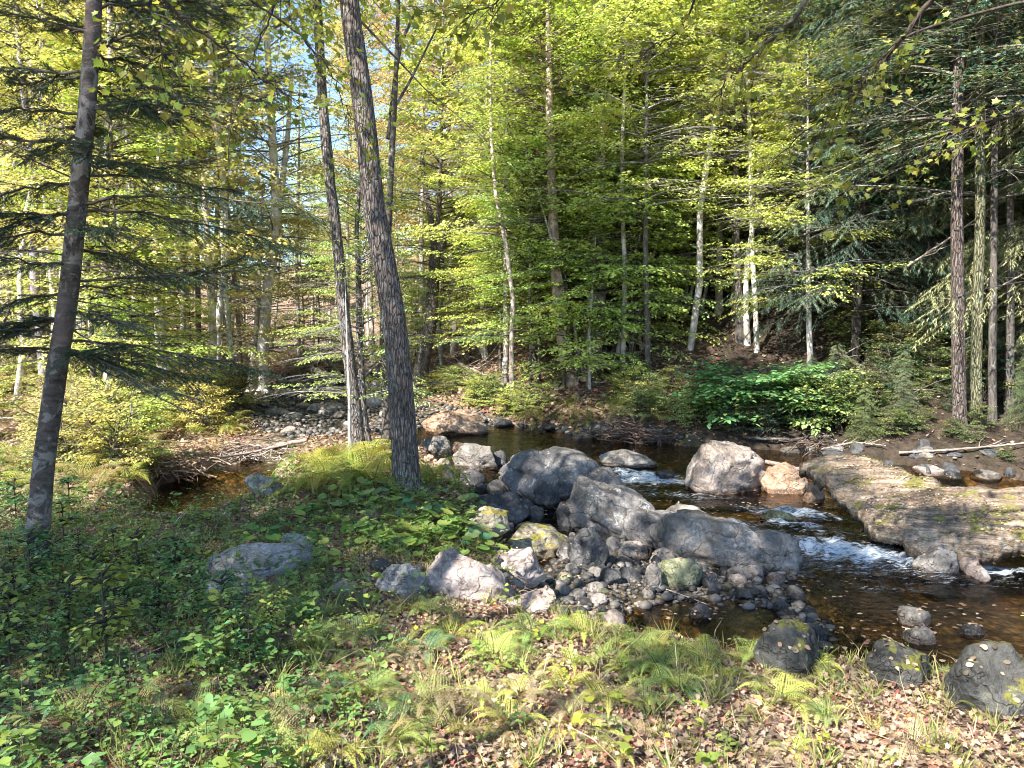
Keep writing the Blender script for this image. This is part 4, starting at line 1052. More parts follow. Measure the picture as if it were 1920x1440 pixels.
        needles(bp[5], bp[-1])
        bo = ob('branch', g2.build('branch', MAT['twig']), e, color=(.45, .42, .4))
        ob('needles', soup_mesh('needles', T_NEED, np.vstack(NP), np.vstack(ND), np.vstack(NN), np.concatenate(NS), np.concatenate(NT), np.concatenate(NH), MAT['needle']), bo, color=(.035, .088, .058))
    # bare lower twigs
    for pl in [[(122, 655), (180, 690), (260, 725), (330, 762), (400, 790)], [(110, 665), (40, 655), (-30, 640)], [(125, 560), (230, 580), (330, 610), (420, 655)], [(150, 340), (60, 300), (-20, 270)], [(135, 480), (60, 470), (-30, 465)],
               [(120, 610), (190, 650), (260, 665), (330, 672)], [(145, 420), (210, 470), (262, 500), (290, 520)]]:
        Q = smooth_poly(np.array([at_y(u, v, Yb - .12 * i) - base for i, (u, v) in enumerate(pl)]), 20)
        g2 = Geo(); g2.tube(Q, np.linspace(.008, .002, 20), 5)
        for q in range(14):
            i = r.integers(4, 19); d = Q[i] - Q[i - 1]; d /= np.linalg.norm(d); d = rot_h(d, r.choice([-1, 1]) * r.uniform(.4, 1)); d[2] += r.uniform(-.4, .2)
            l = r.uniform(.08, .3); g2.tube(np.array([Q[i], Q[i] + d * l * .5, Q[i] + d * l + np.array([0, 0, -.02])]), [.003, .002, .001], 3, cap=False)
        ob('dead_twig', g2.build('dead_twig', MAT['twig']), e, color=(.5, .47, .45))
evergreen()

BIG = decid(810, 13, 6.5, 4.6, 110, .15, 11, 15, .2, T_DIA, .4, .3, .35, .3)  # unseen wide crowns set above the view to shade the right far bank
for nm, (ax, ay), h_, sc_ in (('leaning_tree', (-2.6, 9.4), 1.2, .8), ('rough_barked_tree', (-3.4, 12.6), 4.2, .6), ('dark_tree', (-1.6, 14), 5.6, .5)):
    e = bpy.data.objects[nm]
    for c_ in [c for c in e.children if c.name.split('.')[0] in ('limbs', 'crown')]:
        c_.data = BIG['limbs'] if c_.name.startswith('limbs') else BIG['crown']
        c_.location = (ax - e.location[0], ay - e.location[1], h_); c_.scale = (sc_,) * 3; c_.rotation_euler = (0, 0, 1.)

# ------------------------------------------------------------------ forest fill
def ok(x, y, m=.3):
    return wet(np.array([x]), np.array([y]))[0] < -m
def dh_(x, y): return sdf(HILL, np.array([x]), np.array([y]))[0]

n = 0
while n < 36:                                             # sunlit woods left of the stream
    y = rnd.uniform(19, 75); x = rnd.uniform(-.72, -.17) * y
    if not ok(x, y, 1.0) or dh_(x, y) > 0: continue
    if -.52 < x / y < -.26 and y > 22 and rnd.random() < .8: continue
    place(rnd.choice(TALL), (x, y, gz(x, y) - .1), rnd.uniform(.7, 1.05), 'tall slender broadleaf tree deep in the sunlit woods left of the stream', 'tree', 'tall trees in the left woods',
          vary(rnd.choice([YE, YG, YG, OR, BG, LG, BG])), vary(rnd.choice([(1, .97, .95), (.7, .65, .62), (.5, .46, .44)])), sz=rnd.uniform(.8, 1.1)); n += 1
n = 0
while n < 40:
    y = rnd.uniform(15, 50); x = rnd.uniform(-.72, -.2) * y
    if not ok(x, y, 1.0) or dh_(x, y) > 0: continue
    if -.52 < x / y < -.26 and y > 24 and rnd.random() < .6: continue
    place(rnd.choice(MID + SAP), (x, y, gz(x, y) - .05), rnd.uniform(.6, 1.0), 'young yellow green understory tree in the woods left of the stream', 'small tree', 'understory in the left woods',
          vary(rnd.choice([YE, YG, BG, LG, BG])), (.6, .56, .53), name='young_tree'); n += 1
POLE = [decid(830 + i, 20, 12.5, 2.6, 46, .11, 8, 15, .10, T_DIA, .6, .35, .45, .4, wob=.045) for i in range(3)]
for q_ in POLE: q_['tm'] = q_['trunk'].build('trunk', MAT['bark_pale'])
n = 0
while n < 74:
    y = rnd.uniform(18, 48); x = (rnd.uniform(-.70, -.19) if n < 50 else rnd.uniform(-.15, .45)) * y
    if not ok(x, y, .6): continue
    place(rnd.choice(POLE), (x, y, gz(x, y) - .1), rnd.uniform(.55, 1.05), 'slim bare stemmed tree with its leaves high up, in the woods left of the stream' if n < 50 else 'slim bare stemmed tree with its leaves high up, on the hillside across the stream', 'tree',
          'bare stemmed trees in the left woods' if n < 50 else 'bare stemmed trees on the hillside', vary(rnd.choice([YE, YG, BG])), vary(rnd.choice([(1.5, 1.42, 1.35), (1.3, 1.22, 1.15), (.9, .85, .8)]), .1), sz=1.1, lean=(rnd.uniform(-.06, .06), rnd.uniform(-.06, .06)))
    n += 1
n = 0
while n < 120:                                           # far wooded slope closing the valley
    y = rnd.uniform(60, 150); x = rnd.uniform(-.7, .15) * y
    if dh_(x, y) < 1.5: continue
    place(rnd.choice(TALL), (x, y, gz(x, y) - .3), rnd.uniform(.6, .8), 'distant tree on the wooded slope closing the valley', 'tree', 'distant trees on the valley slope', vary(rnd.choice([YG, BG, LG, YE, OR])), (.8, .76, .72)); n += 1
n = 0
while n < 95:                                            # trees on the hillside
    y = rnd.uniform(20, 85) if n < 70 else rnd.uniform(20, 45); x = rnd.uniform(-.42, .82) * y
    d = dh_(x, y)
    if d < 2.5: continue
    right = x / y > .42
    cen = x / y < .12
    if right and rnd.random() < .6:
        place(rnd.choice(HEM), (x, y, gz(x, y) - .2), rnd.uniform(.75, 1.1), 'dark hemlock standing on the shaded hillside at the right', 'evergreen tree', 'hemlocks on the hillside', vary(rnd.choice([HG, HY, HD])), (.5, .46, .44), name='hemlock_tree')
    else:
        place(rnd.choice(TALL if rnd.random() < .5 else MID), (x, y, gz(x, y) - .2), rnd.uniform(.8, 1.15), 'broadleaf tree with yellow green leaves on the wooded hillside', 'tree', 'broadleaf trees on the hillside',
              vary(rnd.choice([YE, OR, OR, YE, YG] if (y > 34 and x / y < .3) or y > 50 else [YG, YG, LG, BG])), vary(rnd.choice([(1, .97, .95), (.6, .56, .53)])), sz=rnd.uniform(.85, 1.1))
    n += 1
n = 0
while n < 95:                                             # understory on lower hillside
    u = rnd.uniform(560, 1900); y = rnd.uniform(19, 46); x = (u - 960) / F * y
    d = dh_(x, y)
    if d < .8: continue
    if u > 1430:
        if rnd.random() < .4: n += 1; continue
        place(rnd.choice(SAP), (x, y, gz(x, y) - .1), rnd.uniform(.5, 1.0), 'thin dull green sapling under the hemlocks at the foot of the right hillside', 'sapling', 'saplings under the hemlocks', vary(rnd.choice([DG, (.16, .2, .07), LG])), (.5, .46, .44), name='thin_sapling')
    else:
        place(rnd.choice(SAP + MID), (x, y, gz(x, y) - .1), rnd.uniform(.6, .95), 'leafy young tree in layered sprays on the lower hillside across the stream', 'small tree', 'young trees on the lower hillside',
              vary(rnd.choice([YG, BG, LG, LG])), (.7, .66, .62), name='young_tree')
    n += 1

for i, (u, y) in enumerate([(650, 44), (700, 38), (745, 50), (790, 36), (830, 46), (760, 62), (690, 66), (850, 34), (620, 74)]):
    x = (u - 960) / F * y
    place(TALL[i % 4], (x, y, gz(x, y) - .2), rnd.uniform(.95, 1.15), 'tall yellow and orange leaved tree closing the view behind the leaning tree', 'tree', 'yellow and orange trees behind the leaning tree', vary([YE, OR, YG][i % 3]), (.9, .85, .8))
CL = decid(850, 6.5, .5, 1.9, 110, .08, 9, 17, .05, T_DIA, .4, .35, .5, .2, multi=4, tilt=.5); CL['tm'] = CL['trunk'].build('trunk', MAT['bark_pale'])
for (u, y, sc_, lb) in [(1092, 18.6, .95, 'bright leafy clump of slender stems at the water edge before the mottled trunk'), (1180, 19.6, 1.1, 'bright leafy clump of slender stems on the far bank right of the mottled trunk'), (1290, 20.5, 1.0, 'bright leafy clump of slender stems behind the left end of the broad leaved shrub')]:
    x = (u - 960) / F * y
    place(CL, (x, y, gz(x, y) - .05), sc_, lb, 'tree', None, (.48, .63, .17), (.9, .86, .82), name='multi_stem_tree')
# explicit foliage masses that read individually
for (u, v, Y, p, sc, col, lab, nm) in [
    (1150, 800, 20.2, MID[0], .95, BG, 'bright green layered beech like tree behind the mottled trunk', 'beech_tree'),
    (1230, 790, 21.5, MID[1], .95, BG, 'bright leafy tree spreading right of the mottled trunk', 'beech_tree'),
    (1190, 792, 18.9, SAP[0], 1.1, BG, 'low bright green sapling in front of the mottled trunk', 'beech_tree'),
    (1060, 790, 18.6, SAP[1], 1.0, BG, 'low sapling with bright leaves left of the curved pink trunk', 'beech_tree'),
    (1010, 780, 22, MID[2], .9, YG, 'yellow green tree left of the curved pink trunk', 'beech_tree'),
    (1290, 770, 24, MID[3], 1.05, BG, 'sunlit tree over the dark gap in the middle of the hillside', 'beech_tree'),
    (880, 765, 25, MID[0], .9, LG, 'mid green tree above the white sapling', 'beech_tree'),
    (570, 735, 33, MID[1], .9, HY, 'soft green tree over the brush pile upstream', 'young_tree'),
    (600, 735, 30, HEMS[0], 1.0, HY, 'feathery pale hemlock over the upstream logs', 'small_hemlock'),
]:
    q = at_y(u, v, Y); place(p, (q[0], Y, gz(q[0], Y) - .1), sc, lab, 'tree', None, col, (.75, .72, .7), name=nm)

for i in range(16):
    u = 960 + 26 * i + rnd.uniform(-12, 12); y = rnd.uniform(19.5, 25); x = (u - 960) / F * y
    if dh_(x, y) < .3: y += 1.5; x = (u - 960) / F * y
    place(rnd.choice(MID + SAP), (x, y, gz(x, y) - .1), rnd.uniform(.7, 1.0), 'bright layered young beech like tree along the foot of the sunlit hillside', 'small tree', 'young trees at the foot of the hillside', vary(BG), (.7, .66, .62), name='beech_tree')
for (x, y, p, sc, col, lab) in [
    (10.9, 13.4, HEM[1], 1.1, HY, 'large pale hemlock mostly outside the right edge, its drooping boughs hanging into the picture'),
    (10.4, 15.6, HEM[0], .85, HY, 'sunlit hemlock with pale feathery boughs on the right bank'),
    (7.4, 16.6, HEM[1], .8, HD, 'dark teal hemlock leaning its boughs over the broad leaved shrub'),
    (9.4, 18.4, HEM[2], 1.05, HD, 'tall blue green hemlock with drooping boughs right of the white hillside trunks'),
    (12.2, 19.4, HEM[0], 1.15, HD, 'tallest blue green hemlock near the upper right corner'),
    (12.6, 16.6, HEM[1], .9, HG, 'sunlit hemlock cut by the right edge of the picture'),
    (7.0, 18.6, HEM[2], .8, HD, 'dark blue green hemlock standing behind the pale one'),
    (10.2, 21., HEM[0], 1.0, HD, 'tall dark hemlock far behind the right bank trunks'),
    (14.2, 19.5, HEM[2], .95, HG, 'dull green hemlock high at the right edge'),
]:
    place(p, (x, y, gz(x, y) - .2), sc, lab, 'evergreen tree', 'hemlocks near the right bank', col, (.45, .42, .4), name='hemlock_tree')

# broad leaved shrub on far bank
shr = decid(300, 1.6, .15, 1.95, 80, .16, 8, 9, .02, T_OVAL, .45, .35, .25, .15, multi=6, tilt=.3)
shr['tm'] = shr['trunk'].build('trunk', MAT['twig'])
q = at_y(1425, 812, 15.0)
place(shr, (q[0], 15.0, gz(q[0], 15.0)), .82, 'broad leaved blue green shrub overhanging the far bank', 'shrub', None, (.18, .40, .15), (.6, .6, .6), name='leafy_shrub', foliage='foliage', sz=.66)
shr2 = decid(301, 1.3, .1, 1.0, 40, .13, 7, 8, .015, T_OVAL, .3, .4, .25, .2, multi=4, tilt=.3)
shr2['tm'] = shr2['trunk'].build('trunk', MAT['twig'])
q = at_y(1525, 835, 14.4)
place(shr2, (q[0], 14.4, gz(q[0], 14.4)), .75, 'paler sunlit shrub drooping beside the blue green one', 'shrub', None, (.30, .42, .16), (.6, .6, .6), name='leafy_shrub', foliage='foliage')

# bushes: yellow brush on the left, green brush along the far bank
for i in range(14):
    u = rnd.uniform(1480, 1960)
    x0, y0 = FB[min(len(FB) - 1, max(0, int(np.argmin([abs((p[0] / p[1]) - (u - 960) / F) for p in FB]))))]
    y = y0 + rnd.uniform(.5, 3.5); x = (u - 960) / F * y
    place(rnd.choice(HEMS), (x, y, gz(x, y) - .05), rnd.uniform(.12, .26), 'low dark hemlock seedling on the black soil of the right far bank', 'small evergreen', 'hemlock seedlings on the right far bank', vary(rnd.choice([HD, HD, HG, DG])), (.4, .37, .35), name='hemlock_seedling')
n = 0
while n < 60:
    u = rnd.uniform(-60, 470); y = rnd.uniform(10.5, 24); x = (u - 960) / F * y
    if not ok(x, y, .25): continue
    place(rnd.choice(BUSH), (x, y, gz(x, y)), rnd.uniform(.45, .95), 'low yellow green bush in the sunny brush left of the side pool', 'bush', 'bushes in the sunny brush', vary(rnd.choice([(.5, .5, .14), YG, YE, (.42, .42, .18)])), (.9, .8, .7), name='low_bush', foliage='foliage'); n += 1
n = 0
while n < 84:
    u = rnd.uniform(800, 1900) if n < 50 else rnd.uniform(800, 1480); d0 = rnd.uniform(0.1, 3.0) if n < 50 else rnd.uniform(.05, 1.2)
    x0, y0 = FB[min(len(FB) - 1, max(0, int(np.argmin([abs((p[0] / p[1]) - (u - 960) / F) for p in FB]))))]
    y = y0 + d0 + .2; x = (u - 960) / F * y
    if not ok(x, y, .1) or (1030 < u < 1140 and d0 < 2): continue
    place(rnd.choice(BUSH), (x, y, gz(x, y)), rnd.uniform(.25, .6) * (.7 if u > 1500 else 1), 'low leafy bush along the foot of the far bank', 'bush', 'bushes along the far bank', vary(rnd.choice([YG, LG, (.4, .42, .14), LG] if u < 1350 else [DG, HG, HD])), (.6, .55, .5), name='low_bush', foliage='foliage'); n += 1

# ------------------------------------------------------------------ ferns
def fern_mesh(seed, nf, L, narrow=1., seg=20):
    r = np.random.default_rng(seed)
    P, D, N, Sz, Ti, Hu = [], [], [], [], [], []
    Gm = Geo()
    for f in range(nf):
        az = f * 2.4 + r.normal(0, .3); el = r.uniform(.7, 1.15); l = L * r.uniform(.75, 1.1)
        d = np.array([math.cos(az) * math.cos(el), math.sin(az) * math.cos(el), math.sin(el)])
        pts = [np.zeros(3)]
        for i in range(seg):
            pts.append(pts[-1] + d * l / seg); d = d + np.array([0, 0, -.082 * (1 + i / seg)]); d /= np.linalg.norm(d)
        pts = np.array(pts); Gm.tube(pts, np.linspace(.003, .0008, len(pts)), 3, cap=False)
        tb = r.uniform(-.15, .15); hb = max(0, r.normal(.1, .15))
        for i in range(4, seg + 1):
            t = i / seg; w = math.sin(math.pi * min(1, (t - .12) * .95 + .18)) ** .8 * (1.15 - t) * l * .36 * narrow
            dd = pts[i] - pts[i - 1]; dd /= np.linalg.norm(dd)
            sd = np.cross(dd, [0, 0, 1.]); sd /= np.linalg.norm(sd) + 1e-9; up = np.cross(sd, dd)
            for s in (-1, 1):
                pd = sd * s + dd * .35 - up * .12; pd /= np.linalg.norm(pd)
                m = 7; q = np.linspace(.08, 1, m)
                for s2 in (-1, 1):
                    pp = pts[i] + pd * (q * w)[:, None]
                    ld = np.cross(up, pd)[None] * s2 + pd[None] * .5
                    P.append(pp); D.append(np.repeat(ld, m, 0)); N.append(np.repeat(up[None], m, 0) + r.normal(0, .15, (m, 3)))
                    Sz.append(np.maximum(.004, l / seg * .62 * (1.15 - q))); Ti.append(np.clip(.5 + tb + r.normal(0, .12, m), 0, 1)); Hu.append(np.clip(hb + r.normal(0, .06, m), 0, 1))
    P, D, N = map(np.vstack, (P, D, N)); Sz, Ti, Hu = map(np.concatenate, (Sz, Ti, Hu))
    return dict(st=Gm.build('stalks', MAT['twig']), fr=soup_mesh('fronds', T_DIA, P, D, N, Sz, Ti, Hu, MAT['fern'], wid=1.2))
FERN = [fern_mesh(400, 9, .55), fern_mesh(401, 7, .5), fern_mesh(402, 5, .42), fern_mesh(403, 12, .75, .9)]
def fern(x, y, sc, col, label, group, p=None, tiltx=0):
    p = p or FERN[rnd.randrange(3)]
    e = empty('fern', (x, y, gz(x, y) - .01), label, 'fern', group, rnd.uniform(0, 6.28), sc)
    e.rotation_euler[0] = rnd.uniform(-.15, .15) + tiltx
    ob('stalks', p['st'], e, color=(.5, .5, .2)); ob('fronds', p['fr'], e, color=col)
for i, (u, v, s) in enumerate([(620, 905, 1.1), (665, 900, 1.25), (700, 905, 1.1), (640, 870, 1.15), (690, 865, 1.2), (725, 880, .9), (600, 870, .9), (580, 915, .8), (815, 880, .7), (800, 900, .6)]):
    p = hit(u, v + 12); fern(p[0], p[1], s * 1.25, vary((.26, .30, .05), .12), 'tall arching fern in the dense clump left of the leaning trunk', 'ferns clumped by the leaning tree', FERN[3])
_fn = 0
while _fn < 95:
    u = rnd.uniform(480, 1900); v = rnd.uniform(1190, 1430); p = hit(u, v)
    if not ok(p[0], p[1], .05) or (v > 1330 and u > 1300 and rnd.random() < .7): continue
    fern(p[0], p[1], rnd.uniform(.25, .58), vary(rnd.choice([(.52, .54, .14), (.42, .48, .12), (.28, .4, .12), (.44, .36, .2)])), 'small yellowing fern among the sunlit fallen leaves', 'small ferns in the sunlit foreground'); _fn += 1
_fn = 0
while _fn < 90:
    u = rnd.uniform(-20, 820); v = rnd.uniform(960, 1420); p = hit(u, v)
    if not ok(p[0], p[1], .05) or (v < 1080 and 380 < u < 580): continue
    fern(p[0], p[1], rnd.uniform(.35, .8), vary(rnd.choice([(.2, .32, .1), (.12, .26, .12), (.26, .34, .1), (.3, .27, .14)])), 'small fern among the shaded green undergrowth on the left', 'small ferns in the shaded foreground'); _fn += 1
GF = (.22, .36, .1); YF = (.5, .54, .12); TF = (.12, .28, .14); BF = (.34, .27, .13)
for i, (u, v, s, c) in enumerate([(138, 1330, .7, TF), (240, 1330, .5, GF), (1240, 1265, 1., GF), (1200, 1230, .9, (.26, .34, .07)), (1270, 1300, .8, GF), (970, 1310, .7, YF), (1060, 1290, .6, YF), (780, 1290, .5, GF), (1110, 1400, .6, YF), (1070, 1370, .5, YF),
                                  (880, 1380, .55, YF), (930, 1240, .8, YF), (850, 1200, .8, (.3, .38, .06)), (1000, 1200, .9, GF), (1040, 1190, .8, (.22, .34, .06)), (700, 1180, .7, (.14, .2, .06)), (600, 1160, .8, (.12, .17, .05)), (640, 1200, .7, (.11, .15, .05)),
                                  (330, 1400, .5, GF), (270, 1425, .35, TF), (560, 1090, .8, (.13, .17, .05)), (520, 1160, .7, (.1, .2, .07)), (640, 1140, .6, (.09, .2, .08)), (180, 1180, .7, TF), (380, 1240, .7, (.08, .17, .08)), (60, 1420, .4, GF),
                                  (1320, 1250, .6, GF), (560, 1250, .6, (.16, .18, .06)), (450, 1210, .55, TF), (1160, 1330, .6, BF), (700, 1250, .6, (.1, .14, .06)), (760, 1150, .7, (.2, .26, .06))]):
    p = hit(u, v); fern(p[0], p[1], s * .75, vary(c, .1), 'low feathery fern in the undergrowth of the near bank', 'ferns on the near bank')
n = 0
while n < 60:
    u = rnd.uniform(-20, 460); v = rnd.uniform(770, 930); p = hit(u, v)
    if not ok(p[0], p[1], .1): continue
    fern(p[0], p[1], rnd.uniform(.9, 1.5), vary(rnd.choice([(.4, .38, .07), (.3, .36, .07), BF])), 'sunlit yellowing fern in the brush beyond the evergreen trunk', 'ferns in the sunny brush'); n += 1
n = 0
while n < 26:
    u = rnd.uniform(960, 1330); v = rnd.uniform(745, 800); p = hit(u, v)
    if not ok(p[0], p[1], .05): continue
    fern(p[0], p[1], rnd.uniform(.9, 1.5), vary(rnd.choice([(.2, .24, .05), (.12, .18, .04), BF])), 'fern on the far bank under the mottled trunk', 'ferns on the far bank'); n += 1

# ------------------------------------------------------------------ ground stuff
def near_pts(N, y0, y1, xr=.75, m=.0, power=1.0):
    y = (rng.random(N) ** power) * (y1 - y0) + y0
    x = rng.uniform(-1, 1, N) * (xr * y + .4)
    w = wet(x, y); k = w < -m
    return x[k], y[k]

def litter():
    lst = []
    # near: maple shapes
    x, y = near_pts(110000, 2.0, 8.5, .74, -.12)
    n = len(x); z = terrain(x, y) + rng.uniform(.0, .035, n)
    a = rng.uniform(0, 6.28, n)
    D = np.stack([np.cos(a), np.sin(a), rng.normal(0, .35, n)], -1); N = np.stack([rng.normal(0, .75, n), rng.normal(0, .75, n), np.ones(n)], -1)
    patch = fbm(x * .8, y * .8, seed=77, oct=3)
    hue = np.clip(rng.beta(1.5, 2.2, n) * .75 + .14 * patch + (rng.random(n) < .14) * .38, 0, .96)
    lst.append(soup(T_MAPLE, np.stack([x, y, z], -1), D, N, rng.uniform(.012, .04, n), rng.random(n), hue, wid=rng.uniform(.55, 1.15, n)))
    # mid and banks, hillside: simple leaves
    for (N_, y0, y1, xr, s0, s1) in ((70000, 8, 22, .75, .04, .09), (90000, 16, 48, .8, .07, .15)):
        x, y = near_pts(N_, y0, y1, xr, .03)
        kk = (sdf(HILL, x, y) < -.4) | (x / y < .25) | (rng.random(len(x)) < .16); x, y = x[kk], y[kk]
        n = len(x); z = terrain(x, y) + rng.uniform(.0, .04, n)
        a = rng.uniform(0, 6.28, n)
        D = np.stack([np.cos(a), np.sin(a), rng.normal(0, .4, n)], -1); N = np.stack([rng.normal(0, .5, n), rng.normal(0, .5, n), np.ones(n)], -1)
        hue = np.clip(rng.beta(1.6, 2.4, n) * .7 + (rng.random(n) < .1) * .4, 0, .96)
        lst.append(soup(T_OVAL, np.stack([x, y, z], -1), D, N, rng.uniform(s0, s1, n), rng.random(n), hue, wid=1.4))
    o = ob('leaf_litter', join_soups('leaf_litter', lst, MAT['litter'])); tag(o, 'fallen tan, pink, red and yellow leaves covering the banks', 'fallen leaves', kind='stuff')
    # on gravel, rocks' margins and drifting in the pools
    N_ = 2600
    x = rng.uniform(-1, 5.2, N_); y = rng.uniform(4.8, 12, N_); k = wet(x, y) > .0
    cl = vnoise(x * 1.6, y * 2.5, seed=91); k &= (cl > .35) | (rng.random(N_) < .08)
    x, y = x[k], y[k]; n = len(x); z = np.maximum(terrain(x, y) + .02, wl(y) + .007)
    a = rng.uniform(0, 6.28, n)
    D = np.stack([np.cos(a), np.sin(a), rng.normal(0, .06, n)], -1); N = np.stack([rng.normal(0, .08, n), rng.normal(0, .08, n), np.ones(n)], -1)
    V, T, A = soup(T_OVAL, np.stack([x, y, z], -1), D, N, rng.uniform(.03, .06, n), rng.random(n), np.clip(rng.beta(2, 2, n) * .7 + (rng.random(n) < .1) * .3, 0, .95), wid=1.3)
    o = ob('floating_leaves', join_soups('floating_leaves', [(V, T, A)], MAT['litter'])); tag(o, 'small pale leaves drifting on the pool and caught in the gravel', 'fallen leaves', kind='stuff')
litter()

def leaves_on(o, n, seed, need=.6, size=(.02, .045), label='', hue0=0.):
    r = np.random.default_rng(abs(seed)); me = o.data
    co_ = np.empty(len(me.vertices) * 3, np.float32); me.vertices.foreach_get('co', co_); co_ = co_.reshape(-1, 3)
    no = np.empty(len(me.vertices) * 3, np.float32); me.vertices.foreach_get('normal', no); no = no.reshape(-1, 3)
    Mx = np.array(o.matrix_basis)
    co_ = co_ @ Mx[:3, :3].T + Mx[:3, 3]; no = no @ Mx[:3, :3].T; no /= np.linalg.norm(no, axis=1)[:, None] + 1e-9
    i = np.where(no[:, 2] > need)[0]; i = i[vnoise(co_[i, 0] * 2.5, co_[i, 1] * 2.5, seed=seed) > -.25]
    i = r.choice(i, min(n, len(i)), replace=False)
    k = len(i); a = r.uniform(0, 6.28, k); D = np.stack([np.cos(a), np.sin(a), np.zeros(k)], -1); N = no[i] + r.normal(0, .2, (k, 3))
    D = D - N * (D * N).sum(1)[:, None]
    V, T, A = soup(T_OVAL, co_[i] + no[i] * .008, D, N, r.uniform(*size, k), r.random(k), np.clip(r.beta(2, 2, k) * .65 + hue0, 0, .95), wid=1.2)
    return (V, T, A)
_l = []
for o_ in list(COL.objects):
    lb = o_.get('label', '')
    if o_.name.startswith('rock_slab'): _l.append(leaves_on(o_, 1700, 1, .7))
    elif 'near bank boulders' in lb or 'at the near bank' in lb: _l.append(leaves_on(o_, 26, int(o_.location.x * 100), .35))
    elif o_.get('category') == 'boulder' and o_.location.y < 13: _l.append(leaves_on(o_, 12, int(o_.location.x * 100) + 7, .6))
o = ob('scattered_leaves', join_soups('scattered_leaves', _l, MAT['litter'])); tag(o, 'small fallen leaves lying on the slab and boulders', 'fallen leaves', kind='stuff')

def green_density(x, y):
    """1 = lush green (left foreground, bank); 0 = leaf litter"""
    u = 960 + x / y * F
    g = sstep(900, 300, u) * .9 + .1
    g = np.maximum(g, np.exp(-((x + .9) ** 2 + (y - 8.6) ** 2) / 2.2))
    g = g * sstep(2.0, 3.2, y + (900 - u) * .0012)
    return np.clip(g + .35 * fbm(x * 1.2, y * 1.2, seed=55, oct=2), .05, 1)

def cover():
    lst = []; stems = Geo()
    x, y = near_pts(15000, 2.1, 12.5, .72, .02)
    k = rng.random(len(x)) < green_density(x, y) * .62
    x, y = x[k], y[k]; z = terrain(x, y)
    for i in range(len(x)):
        h = rng.choice([.05, .08, .12, .2, .32]) * rng.uniform(.7, 1.2) * (1.15 if x[i] < -.5 else .75)
        m = rng.integers(6, 20); s = rng.choice([.014, .02, .028, .036, .05]) * rng.uniform(.8, 1.2)
        ax = rng.normal(0, .25, 2)
        t = rng.uniform(.35, 1, m)
        pp = np.stack([x[i] + ax[0] * h * t + rng.normal(0, .03, m), y[i] + ax[1] * h * t + rng.normal(0, .03, m), z[i] + h * t + .01], -1)
        a = rng.uniform(0, 6.28, m); D = np.stack([np.cos(a), np.sin(a), rng.uniform(-.4, .35, m)], -1)
        N = np.stack([rng.normal(0, .3, m), rng.normal(0, .3, m), np.ones(m)], -1)
        u = 960 + x[i] / y[i] * F
        yel = np.clip(rng.normal(.15 + .5 * float(sstep(500, 1100, u)), .2), 0, 1)
        lst.append(soup(T_OVAL, pp, D, N, s * rng.uniform(.7, 1.3, m), np.clip(rng.normal(.5, .2, m), 0, 1), np.clip(yel + rng.normal(0, .1, m), 0, 1), wid=1.25))
        if h > .1: stems.tube(np.array([(x[i], y[i], z[i]), (x[i] + ax[0] * h, y[i] + ax[1] * h, z[i] + h)]), [.0018, .001], 3, cap=False)
    o = ob('ground_cover', join_soups('ground_cover', lst, leaf_mat('leaf_cover', alt=(.34, .36, .05), base=None)), color=(.15, .28, .09)); tag(o, 'low green leafy plants covering the near bank', 'undergrowth', kind='stuff')
    o = ob('plant_stems', stems.build('plant_stems', MAT['twig']), color=(.5, .45, .3)); tag(o, 'thin stems of the low plants on the near bank', 'undergrowth', kind='stuff')
cover()

def grass():
    lst = []
    N = 5200
    x, y = near_pts(N, 2.1, 11, .72, .0)
    u = 960 + x / y * F
    dens = .25 + .75 * np.exp(-((y - 4.9) / .8) ** 2) * (u > 1100) + .35 * np.exp(-((x + 1.5) ** 2 + (y - 7.5) ** 2) / 3)
    k = rng.random(len(x)) < dens
    x, y = x[k], y[k]; z = terrain(x, y)
    P, D, Sz, T, H = [], [], [], [], []
    for i in range(len(x)):
        m = rng.integers(6, 22); a = rng.uniform(0, 6.28, m); l = rng.uniform(.05, .17) * rng.uniform(.7, 1.3, m)
        b = rng.uniform(.2, .9, m)
        P.append(np.stack([x[i] + rng.normal(0, .015, m), y[i] + rng.normal(0, .015, m), np.full(m, z[i])], -1))
        D.append(np.stack([np.cos(a) * b, np.sin(a) * b, np.ones(m) * .8], -1)); Sz.append(l)
        T.append(rng.uniform(.2, .9, m)); H.append(np.clip(rng.normal(.45, .3, m), 0, 1))
    P, D = np.vstack(P), np.vstack(D); Sz, T, H = map(np.concatenate, (Sz, T, H))
    blade = _lt([(-.02, 0, 0), (.02, 0, 0), (.018, .5, .03), (-.018, .5, .03), (0, 1, -.14)], [(0, 1, 2), (0, 2, 3), (3, 2, 4)])
    o = ob('grass', soup_mesh('grass', blade, P, D, np.stack([rng.normal(0, 1, len(P)), rng.normal(0, 1, len(P)), np.full(len(P), .3)], -1), Sz, T, H, leaf_mat('leaf_grass', alt=(.45, .38, .16), base=None)), color=(.2, .28, .07))
    tag(o, 'tufts of green and straw coloured grass on the near bank', 'grass', kind='stuff')
grass()

